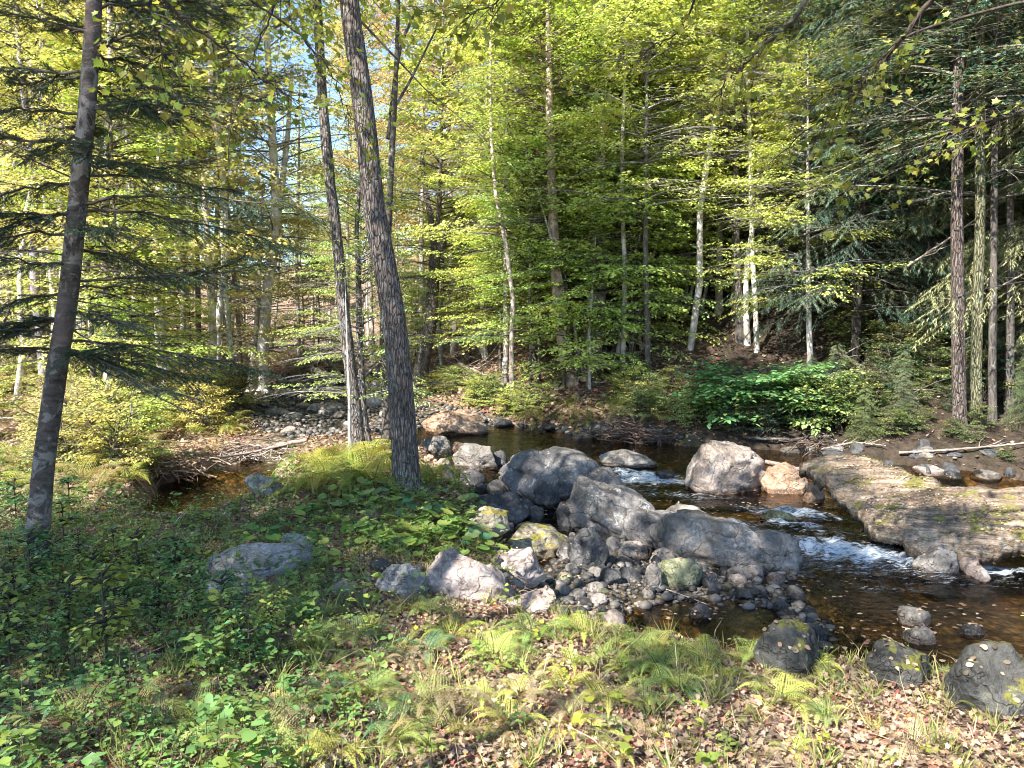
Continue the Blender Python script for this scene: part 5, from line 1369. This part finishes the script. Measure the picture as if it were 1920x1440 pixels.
# broad coltsfoot-like plants right of trunk base
T_ROUND = _lt([(0, .4, -.02)] + [(.5 * math.sin(a) * (1 + .06 * math.cos(5 * a)), .5 - .5 * math.cos(a) * (1 if abs(a) > .5 and abs(a - 6.28) > .5 else .4), .05) for a in np.linspace(0, 2 * math.pi, 13)[:-1]],
              [(0, i + 1, (i + 1) % 12 + 1) for i in range(12)])
def broad_plant(seed):
    r = np.random.default_rng(seed); Gm = Geo(); m = 14
    P, D, N = [], [], []
    for i in range(m):
        az = i * 2.4; l = r.uniform(.05, .24); h = r.uniform(.06, .2)
        tip = np.array([math.cos(az) * l, math.sin(az) * l, h]); Gm.tube(np.array([(0, 0, 0), tip * np.array([.4, .4, .7]), tip]), [.003, .002, .0015], 3, cap=False)
        P.append(tip); D.append([math.cos(az), math.sin(az), -.25]); N.append([r.normal(0, .25), r.normal(0, .25), 1])
    return dict(st=Gm.build('stalks', MAT['twig']), fr=soup_mesh('leaves', T_ROUND, np.array(P), np.array(D), np.array(N), r.uniform(.09, .15, m), r.uniform(.3, .8, m), np.clip(r.normal(.1, .15, m), 0, 1), MAT['leaf']))
BP = [broad_plant(600 + i) for i in range(3)]
for i in range(46):
    if i < 34: u, v = rnd.uniform(590, 940), rnd.uniform(915, 1040)
    else: u, v = rnd.uniform(200, 620), rnd.uniform(960, 1080)
    if i in (0, 1): u, v = 880 + 60 * i, 1065 - 10 * i
    p = hit(u, v)
    e = empty('broad_leaved_plant', (p[0], p[1], p[2]), 'low plant with round green leaves on the shaded bank below the leaning tree' if i < 34 else 'low plant with round green leaves around the layered grey ledge', 'plant', 'round leaved plants on the bank' if i < 34 else 'round leaved plants by the ledge', rnd.uniform(0, 6), rnd.uniform(.6, 1.2))
    q = BP[i % 3]; ob('stalks', q['st'], e, color=(.4, .5, .2)); ob('leaves', q['fr'], e, color=vary((.15, .27, .06) if rnd.random() < .6 else (.07, .19, .08)))

# upright leafy seedlings in foreground left
SD = [decid(700 + i, .55, .1, .2, 16, .055, 3, 5, .004, T_OVAL, .4, .3, .4, .25) for i in range(3)]
for s_ in SD: s_['tm'] = s_['trunk'].build('trunk', MAT['twig'])
for i, (u, v) in enumerate([(420, 1180), (440, 1230), (470, 1250), (180, 1120), (230, 1140), (130, 1180), (60, 1120), (30, 1180), (300, 1150), (260, 1090), (100, 1080), (20, 1060), (60, 1000), (120, 1010), (150, 1050), (215, 1060), (330, 1100), (510, 1200), (360, 1160), (20, 1240), (90, 1240), (200, 1230), (30, 960), (0, 920), (130, 960)]):
    p = hit(u, v + 20)
    place(SD[i % 3], p, rnd.uniform(.5, .95), 'leafy seedling standing in the shaded near undergrowth', 'seedling', 'seedlings in the near undergrowth', vary((.26, .33, .07) if i % 2 else (.11, .25, .10)), (.5, .5, .4), name='seedling', foliage='foliage')

# ------------------------------------------------------------------ fallen wood
def log(pts, w0, w1, label, mat='wood', col=(1, 1, 1), name='fallen_log', lift=.03, seed=0, twigs=0, cat='log', z=None, group=None):
    r = np.random.default_rng(seed + 900)
    W = []
    for q in pts:
        p = hit(q[0], q[1]) if z is None else at_y(q[0], q[1], q[2])
        W.append(p + np.array([0, 0, lift if z is None else 0]))
    W = np.array(W)
    k = W[:, 1].mean() / F / 2
    b = W.mean(0)
    Q = smooth_poly(W - b, len(W) * 8)
    Q[1:-1] += r.normal(0, .12 * w0 * k, Q[1:-1].shape)
    Gm = Geo(); trunk_geo(Gm, Q, np.linspace(w0 * k, max(w1 * k, .002), len(Q)), 9, .12, seed)
    for t in range(twigs):
        i = r.integers(2, len(Q) - 2); d = Q[i + 1] - Q[i]; d /= np.linalg.norm(d); d = rot_h(d, r.choice([-1, 1]) * r.uniform(.4, 1.1)); d[2] = r.uniform(-.1, .8)
        l = np.linalg.norm(Q[-1] - Q[0]) * r.uniform(.08, .28)
        p1 = Q[i] + d * l * .5 + r.normal(0, .05 * l, 3); p2 = p1 + (d + r.normal(0, .3, 3)) * l * .5
        Gm.tube(np.array([Q[i], p1, p2]), [w1 * k * .7 + .002, w1 * k * .4 + .0015, .0012], 4, cap=False)
    o = ob(name, Gm.build(name, MAT[mat]), None, b, color=col); tag(o, label, cat, group)
log([(560, 690), (600, 712), (650, 728), (705, 745)], 17, 9, 'long bleached log slanting across the head of the riffle', twigs=6, seed=1, lift=.25)
log([(520, 725), (600, 722), (660, 725)], 7, 5, 'tan log lying level behind the riffle', seed=2, lift=.15)
log([(610, 748), (680, 742), (715, 740)], 10, 7, 'reddish log at the far side of the riffle', seed=3, col=(1, .8, .65))
log([(450, 848), (520, 842), (575, 832)], 11, 7, 'weathered log lying along the neck of the side channel', seed=4, lift=.06)
log([(400, 884), (470, 872), (550, 852)], 5, 3, 'thin grey pole across the mouth of the side pool', seed=5, lift=.2, twigs=5)
log([(0, 822), (70, 818), (140, 812), (235, 815)], 6, 3, 'pale fallen pole in the yellow brush behind the evergreen trunk', seed=6, lift=.35, col=(1.2, 1.15, 1.05))
log([(150, 824), (200, 842)], 5, 3, 'short pale stick slanting in the yellow brush', seed=7, lift=.3, col=(1.2, 1.15, 1.05))
log([(120, 880), (190, 878), (280, 880)], 4, 2, 'thin pale branch on the brush above the side pool', seed=8, lift=.25, twigs=4)
log([(1685, 862), (1760, 858), (1850, 850), (1925, 842)], 5, 3, 'long straight pole lying along the dark far bank', seed=9, lift=.1, twigs=4, col=(.8, .78, .75))
log([(1436, 866, 12.6), (1500, 880, 12.2), (1560, 898, 11.6), (1625, 920, 11.)], 9, 5, 'half buried grey log lodged against the edge of the great slab', z=1, seed=10, col=(.75, .68, .66))
log([(1640, 888, 11.5), (1690, 903, 10.9), (1760, 928, 10.2)], 4, 2, 'thin pale branch lying on the great slab', z=1, seed=11, col=(1.2, 1.1, .9))
log([(1795, 1035, 8.4), (1815, 1010, 8.5)], 11, 7, 'broken stub of driftwood propped on the violet rock', z=1, seed=12)
log([(1790, 1036, 8.1), (1822, 1062, 7.9), (1848, 1092, 7.7)], 46, 26, 'grey driftwood chunk dipping into the water below the slab', z=1, seed=13, col=(.8, .78, .76))
log([(150, 1045), (200, 1062), (250, 1068), (330, 1075)], 3, 1.5, 'grey dead branch lying in the left undergrowth', seed=14, lift=.12, twigs=7, col=(1.1, 1.1, 1.1), cat='branch', name='dead_branch')
log([(260, 1010), (290, 1050), (330, 1090)], 3, 1.5, 'forked dead branch near the layered ledge', seed=15, lift=.1, twigs=6, cat='branch', name='dead_branch')
log([(1240, 1110), (1290, 1130), (1350, 1152)], 2, 1, 'thin pale twig on the gravel below the olive boulder', seed=16, twigs=2, cat='branch', name='dead_branch', col=(1.3, 1.3, 1.3))
log([(1310, 1025), (1325, 1042), (1338, 1062)], 3, 1.5, 'small forked stick on the foot of the whaleback boulder', seed=17, lift=.08, twigs=2, cat='branch', name='dead_branch')
log([(255, 1275), (330, 1235), (410, 1190)], 2, 1, 'long thin stick slanting through the left foreground', seed=18, lift=.1, cat='branch', name='dead_branch', col=(.9, .85, .8))
log([(745, 1170), (775, 1140), (800, 1118)], 2, 1, 'thin stick leaning on the broad pale boulder', seed=19, lift=.1, cat='branch', name='dead_branch')
log([(1130, 832), (1190, 815), (1260, 822)], 9, 5, 'dark root curling out of the far bank', mat='bark_dark', seed=20, lift=.1, twigs=8, cat='root', name='exposed_root')
log([(1400, 835), (1480, 838), (1560, 830)], 6, 3, 'dark fallen branch under the broad leaved shrub', mat='bark_dark', seed=21, lift=.12, twigs=10, cat='branch', name='dead_branch')
log([(1540, 855), (1600, 845), (1660, 852)], 4, 2, 'pale tangled branch on the bank right of the shrub', seed=22, lift=.12, twigs=10, cat='branch', name='dead_branch', col=(1.1, 1.05, 1))
log([(1560, 690), (1640, 740), (1720, 790)], 8, 3, 'fallen dead tree top sloping down the dark hillside', mat='bark_dark', seed=23, lift=.4, twigs=14, cat='branch', name='dead_branch', col=(1.4, 1.3, 1.3))
log([(860, 700), (900, 720), (960, 745)], 6, 3, 'dead branch tangle on the slope by the white sapling', mat='wood', seed=24, lift=.3, twigs=12, cat='branch', name='dead_branch', col=(.8, .78, .76))
# pale dead branch at right in air belongs to a dead tree
log([(1838, 762, 15.), (1832, 715, 14.9), (1836, 690, 14.8), (1850, 672, 14.7), (1920, 655, 14.5)], 4, 2, 'bare white dead sapling bent over in front of the black trunks at the right', z=1, seed=25, twigs=8, cat='dead sapling', name='dead_sapling', col=(1.4, 1.4, 1.35))

for k_, (pl, lab) in enumerate([
    ([(1935, 450, 14.2), (1880, 490, 14.3), (1840, 540, 14.2), (1790, 570, 14.)], 'pale bare branch slanting in from the right edge over the dark bank'),
    ([(1935, 505, 14.), (1870, 540, 13.9), (1800, 600, 13.8)], 'lower pale bare branch at the right edge'),
    ([(1700, 500, 15.), (1790, 440, 15.1), (1870, 380, 15.2), (1930, 350, 15.2)], 'long bare twiggy branch rising to the right edge among the hemlocks')]):
    log(pl, 4, 1.5, lab, z=1, seed=40 + k_, twigs=16, cat='branch', name='bare_branch', col=(1.4, 1.35, 1.3))

def stalks():
    Gm = Geo(); r = np.random.default_rng(77)
    x, y = near_pts(2600, 2.0, 11, .72, .02)
    z = terrain(x, y)
    for i in range(len(x)):
        l = r.uniform(.06, .32) * (1.3 if r.random() < .15 else .8); a = r.uniform(0, 6.28); e_ = r.choice([.05, .2, .6, 1.2])
        d = np.array([math.cos(a) * math.cos(e_), math.sin(a) * math.cos(e_), math.sin(e_)]); b = np.array([x[i], y[i], z[i] + .012])
        m_ = b + d * l * .5 + r.normal(0, .02, 3); e2 = m_ + (d + np.array([r.normal(0, .3), r.normal(0, .3), -.35])) * l * .5
        m_[2] = max(m_[2], z[i] + .01); e2[2] = max(e2[2], z[i] + .005)
        Gm.tube(np.array([b, m_, e2]), np.array([.0022, .0017, .0009]) * r.uniform(.6, 1.5), 4, cap=False)
    tag(ob('dry_stalks', Gm.build('dry_stalks', MAT['twig']), color=(1.6, 1.35, .95)), 'dry straw coloured stalks and twigs tangled in the near bank plants', 'dead stalks', kind='stuff')
stalks()

def brush_pile(u, v, w, label, n, col, seed):
    r = np.random.default_rng(seed); p = hit(u, v); Gm = Geo(); s = w * p[1] / F
    for _ in range(int(n * 2)):
        a = r.uniform(0, 3.14); c = np.array([r.normal(0, s * .3), r.normal(0, s * .2), abs(r.normal(.15, .2)) * s * .5])
        d = np.array([math.cos(a), math.sin(a) * .6, r.uniform(-.3, .6)]) * s * r.uniform(.15, .45)
        Gm.tube(np.array([c - d, c + r.normal(0, .04 * s, 3), c + d]), np.array([.011, .008, .002]) * r.uniform(.4, 1.5), 4, cap=False)
    tag(ob('brush_pile', Gm.build('brush_pile', MAT['wood']), None, p, color=col), label, 'brush pile')
brush_pile(560, 700, 130, 'reddish brush pile of dead twigs at the upstream bend', 260, (1.0, .75, .62), 1)
brush_pile(470, 860, 90, 'tangle of dead sticks over the side channel bank', 120, (.9, .85, .8), 2)
brush_pile(320, 890, 110, 'straw coloured tangle of twigs overhanging the side pool', 80, (.75, .6, .46), 3)
brush_pile(1530, 838, 80, 'tangle of thin twigs under the shrubs on the far bank', 26, (.45, .4, .37), 4)
brush_pile(1200, 825, 120, 'dark root tangle in the undercut far bank', 120, (.35, .3, .28), 5)

# ------------------------------------------------------------------ overhanging maple branches from trees outside the picture
def overhang(base_xy, trunk_r, H, lines, label, col, leafn, leafs, seed, dens=1.):
    r = np.random.default_rng(seed)
    bz = gz(*base_xy); p = np.array([base_xy[0], base_xy[1], bz])
    e = empty('maple_tree', p, label, 'tree')
    Gm = Geo(); t = np.linspace(0, 1, 30); pts = np.stack([.15 * np.sin(t * 3), .1 * np.sin(t * 4), t * H], -1)
    trunk_geo(Gm, pts, trunk_r * (1 - .75 * t), 16, .06, seed, .4); ob('trunk', Gm.build('trunk', MAT['bark_dark']), e)
    for ln, w0, w1, Y0, Y1 in lines:
        m = len(ln)
        W = np.array([at_y(u, v, Y0 + (Y1 - Y0) * i / (m - 1)) for i, (u, v) in enumerate(ln)])
        st = W[0]; h = min(max((st[2] - bz) * .8 - bz * 0, 1), H * .95)
        s0 = p + np.array([.1, .05, h]); mid = s0 + (st - s0) * .5 + np.array([0, 0, .35])
        A = smooth_poly(np.vstack([[s0], [mid], W]) - p, 50)
        A[5:-1] += r.normal(0, .008, A[5:-1].shape)
        k = Y0 / F / 2; g2 = Geo()
        g2.tube(A, np.linspace(w0 * 1.6 * k, w1 * k, 50), 7)
        LP, LD, LS = [], [], []
        for q in range(int(leafn * dens)):
            i = r.integers(14, 49); d = A[i] - A[i - 1]; d /= np.linalg.norm(d)
            d = d + r.normal(0, .55, 3); d[2] -= .1; d /= np.linalg.norm(d); l = r.uniform(.15, .55)
            a, b = A[i] + d * l * .5 + r.normal(0, .02, 3), A[i] + d * l + np.array([0, 0, -.05])
            g2.tube(np.array([A[i], a, b]), [.003, .002, .001], 3, cap=False)
            c = r.integers(2, 6)
            for s in range(c):
                o_ = A[i] + (b - A[i]) * r.uniform(.4, 1) + r.normal(0, .03, 3); LP.append(o_)
                dd = d + r.normal(0, .6, 3); dd[2] -= .4; LD.append(dd); LS.append(r.uniform(.6, 1.2) * leafs)
        bo = ob('branch', g2.build('branch', MAT['bark_dark']), e, color=(.7, .65, .6))
        n = len(LP)
        ob('leaves', soup_mesh('leaves', T_MAPLE, np.array(LP), np.array(LD), np.stack([r.normal(0, .5, n), r.normal(0, .5, n), np.ones(n)], -1), np.array(LS), r.uniform(.1, .8, n), np.clip(r.normal(.15, .2, n), 0, 1), MAT['leaf']), bo, color=col)
overhang((5.2, 2.2), .16, 9, [([(1770, -30), (1700, 60), (1660, 110), (1600, 180), (1520, 240), (1450, 300)], 9, 1.5, 5, 6), ([(1540, -30), (1500, 20), (1450, 70), (1410, 110), (1360, 155), (1338, 190)], 8, 1.5, 5, 5.5),
                               ([(1700, 60), (1640, 120), (1560, 170), (1480, 200), (1400, 215)], 4, 1, 5.2, 6), ([(1930, 200), (1860, 230), (1780, 250), (1700, 280), (1600, 330)], 5, 1.2, 5, 5.5),
                               ([(1310, -30), (1280, 60), (1220, 90), (1130, 120), (1010, 130)], 4, 1, 5.5, 6.5), ([(1000, -60), (940, 0), (900, 20), (860, 30), (820, 25)], 4, 1, 4.5, 4.8)],
         'maple outside the right edge, its thin dark branches reaching across the top of the picture', (.20, .26, .05), 46, .055, 31)
overhang((-4.4, 1.6), .14, 9, [([(280, -30), (350, 42), (430, 95), (490, 145), (560, 190)], 7, 1.5, 4.6, 5.2), ([(278, -30), (284, 20), (300, 70), (303, 115), (286, 160)], 5, 1, 4.6, 4.6), ([(540, -40), (500, 40), (470, 120), (440, 210), (430, 250)], 3, 1, 5, 5.4),
                                ([(420, -30), (560, 60), (620, 130), (650, 210), (700, 260)], 4, 1, 5.5, 6.5)],
         'maple outside the upper left corner, its branch of lobed leaves dipping against the sky', (.14, .22, .04), 34, .052, 33)

# ------------------------------------------------------------------ unseen trees added left of and behind the photographer to lay shade
SUN = np.array([-.50, -.55, .72]); SUN /= np.linalg.norm(SUN)
def shade(gx_, gy_, h, sc, p=None, sx=1.):
    """broadleaf tree whose crown centre lies on the sun ray through ground point"""
    p = p or rnd.choice(TALL)
    t = h / SUN[2]; c = SUN * t + np.array([gx_, gy_, -.2])
    zc = c[2] - p['H'] * .82 * sc
    place(p, (c[0], c[1], gz(c[0], c[1]) - .1), sc, sz=h / (.82 * p['H'] * sc), label='unseen tree added on the camera side of the stream to shade the near bank and rocks', cat='tree', group='unseen trees added for shade behind the photographer', color=vary(YG), bark=(.6, .56, .53))
SHP = decid(800, 11, 7, 2.7, 70, .13, 9, 13, .13, T_DIA, .4, .3, .3, .3); SHP['tm'] = SHP['trunk'].build('trunk', MAT['bark_dark'])
for a in [(-3.3, 3.6, 9, .85), (-2.8, 5.6, 9, .85), (-4.2, 7.2, 9, .8), (-1.3, 9.4, 9, .7), (1.9, 10.8, 9, .5), (2.9, 8.6, 10, .55), (2.6, 6.4, 10, .6)]:
    shade(*a, p=SHP)

n = 0
while n < 30:                                            # dim brush on the slope above the right bank
    u = rnd.uniform(1500, 1940); y = rnd.uniform(14, 21); x = (u - 960) / F * y
    if not .6 < dh_(x, y) < 6: continue
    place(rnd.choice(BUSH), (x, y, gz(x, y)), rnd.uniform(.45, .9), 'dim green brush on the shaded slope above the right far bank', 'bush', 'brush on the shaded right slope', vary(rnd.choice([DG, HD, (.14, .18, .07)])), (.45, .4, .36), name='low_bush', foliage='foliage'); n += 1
for i, (u, y) in enumerate([(900, 30), (980, 32), (1060, 34), (1130, 31), (1240, 36), (1350, 33), (1010, 44), (1160, 46)]):
    x = (u - 960) / F * y
    place(TALL[i % 4], (x, y, gz(x, y) - .2), rnd.uniform(.75, 1.0), 'orange and yellow leaved tree high on the sunny part of the hillside', 'tree', 'orange trees high on the hillside', vary([OR, (.68, .56, .2), OR, YE][i % 4]), (.9, .85, .8))

# ------------------------------------------------------------------ light, world, camera
el = math.asin(SUN[2]); 
ld = bpy.data.lights.new('sun', 'SUN'); ld.energy = 4.6; ld.angle = R(.53); ld.color = (1, .95, .86)
lo = bpy.data.objects.new('sun', ld); COL.objects.link(lo)
from mathutils import Vector
lo.rotation_euler = Vector(SUN).to_track_quat('Z', 'Y').to_euler(); lo.location = (0, 0, 40)
w = bpy.data.worlds.new('World'); S.world = w; w.use_nodes = True
nt = w.node_tree; nt.nodes.clear()
sky = nt.nodes.new('ShaderNodeTexSky'); sky.sky_type = 'NISHITA'; sky.sun_disc = False
sky.sun_elevation = el; sky.sun_rotation = math.atan2(SUN[0], SUN[1])
sky.air_density = 1.; sky.dust_density = .1; sky.ozone_density = 3
bg = nt.nodes.new('ShaderNodeBackground'); bg.inputs[1].default_value = .098
out = nt.nodes.new('ShaderNodeOutputWorld'); nt.links.new(sky.outputs[0], bg.inputs[0]); nt.links.new(bg.outputs[0], out.inputs[0])

cd = bpy.data.cameras.new('camera'); cd.sensor_width = 36; cd.lens = 36 * F / 1920; cd.clip_end = 2000; cd.clip_start = .05
co = bpy.data.objects.new('camera', cd); COL.objects.link(co); co.location = (0, 0, CAMZ); co.rotation_euler = (R(90) - PITCH, 0, 0)
S.camera = co
S.view_settings.view_transform = 'Standard'; S.view_settings.look = 'None'; S.view_settings.exposure = 1.93; S.view_settings.gamma = 1
S.render.engine = 'CYCLES'
cy = S.cycles
cy.max_bounces = 6; cy.diffuse_bounces = 3; cy.glossy_bounces = 2; cy.transmission_bounces = 4; cy.transparent_max_bounces = 8
cy.use_adaptive_sampling = True; cy.adaptive_threshold = .02
cy.use_denoising = True; cy.denoising_prefilter = 'ACCURATE'
cy.pixel_filter_type = 'BLACKMAN_HARRIS'; cy.filter_width = 1.0
cy.caustics_reflective = False; cy.caustics_refractive = False
cy.sample_clamp_indirect = 6
S.render.use_persistent_data = False
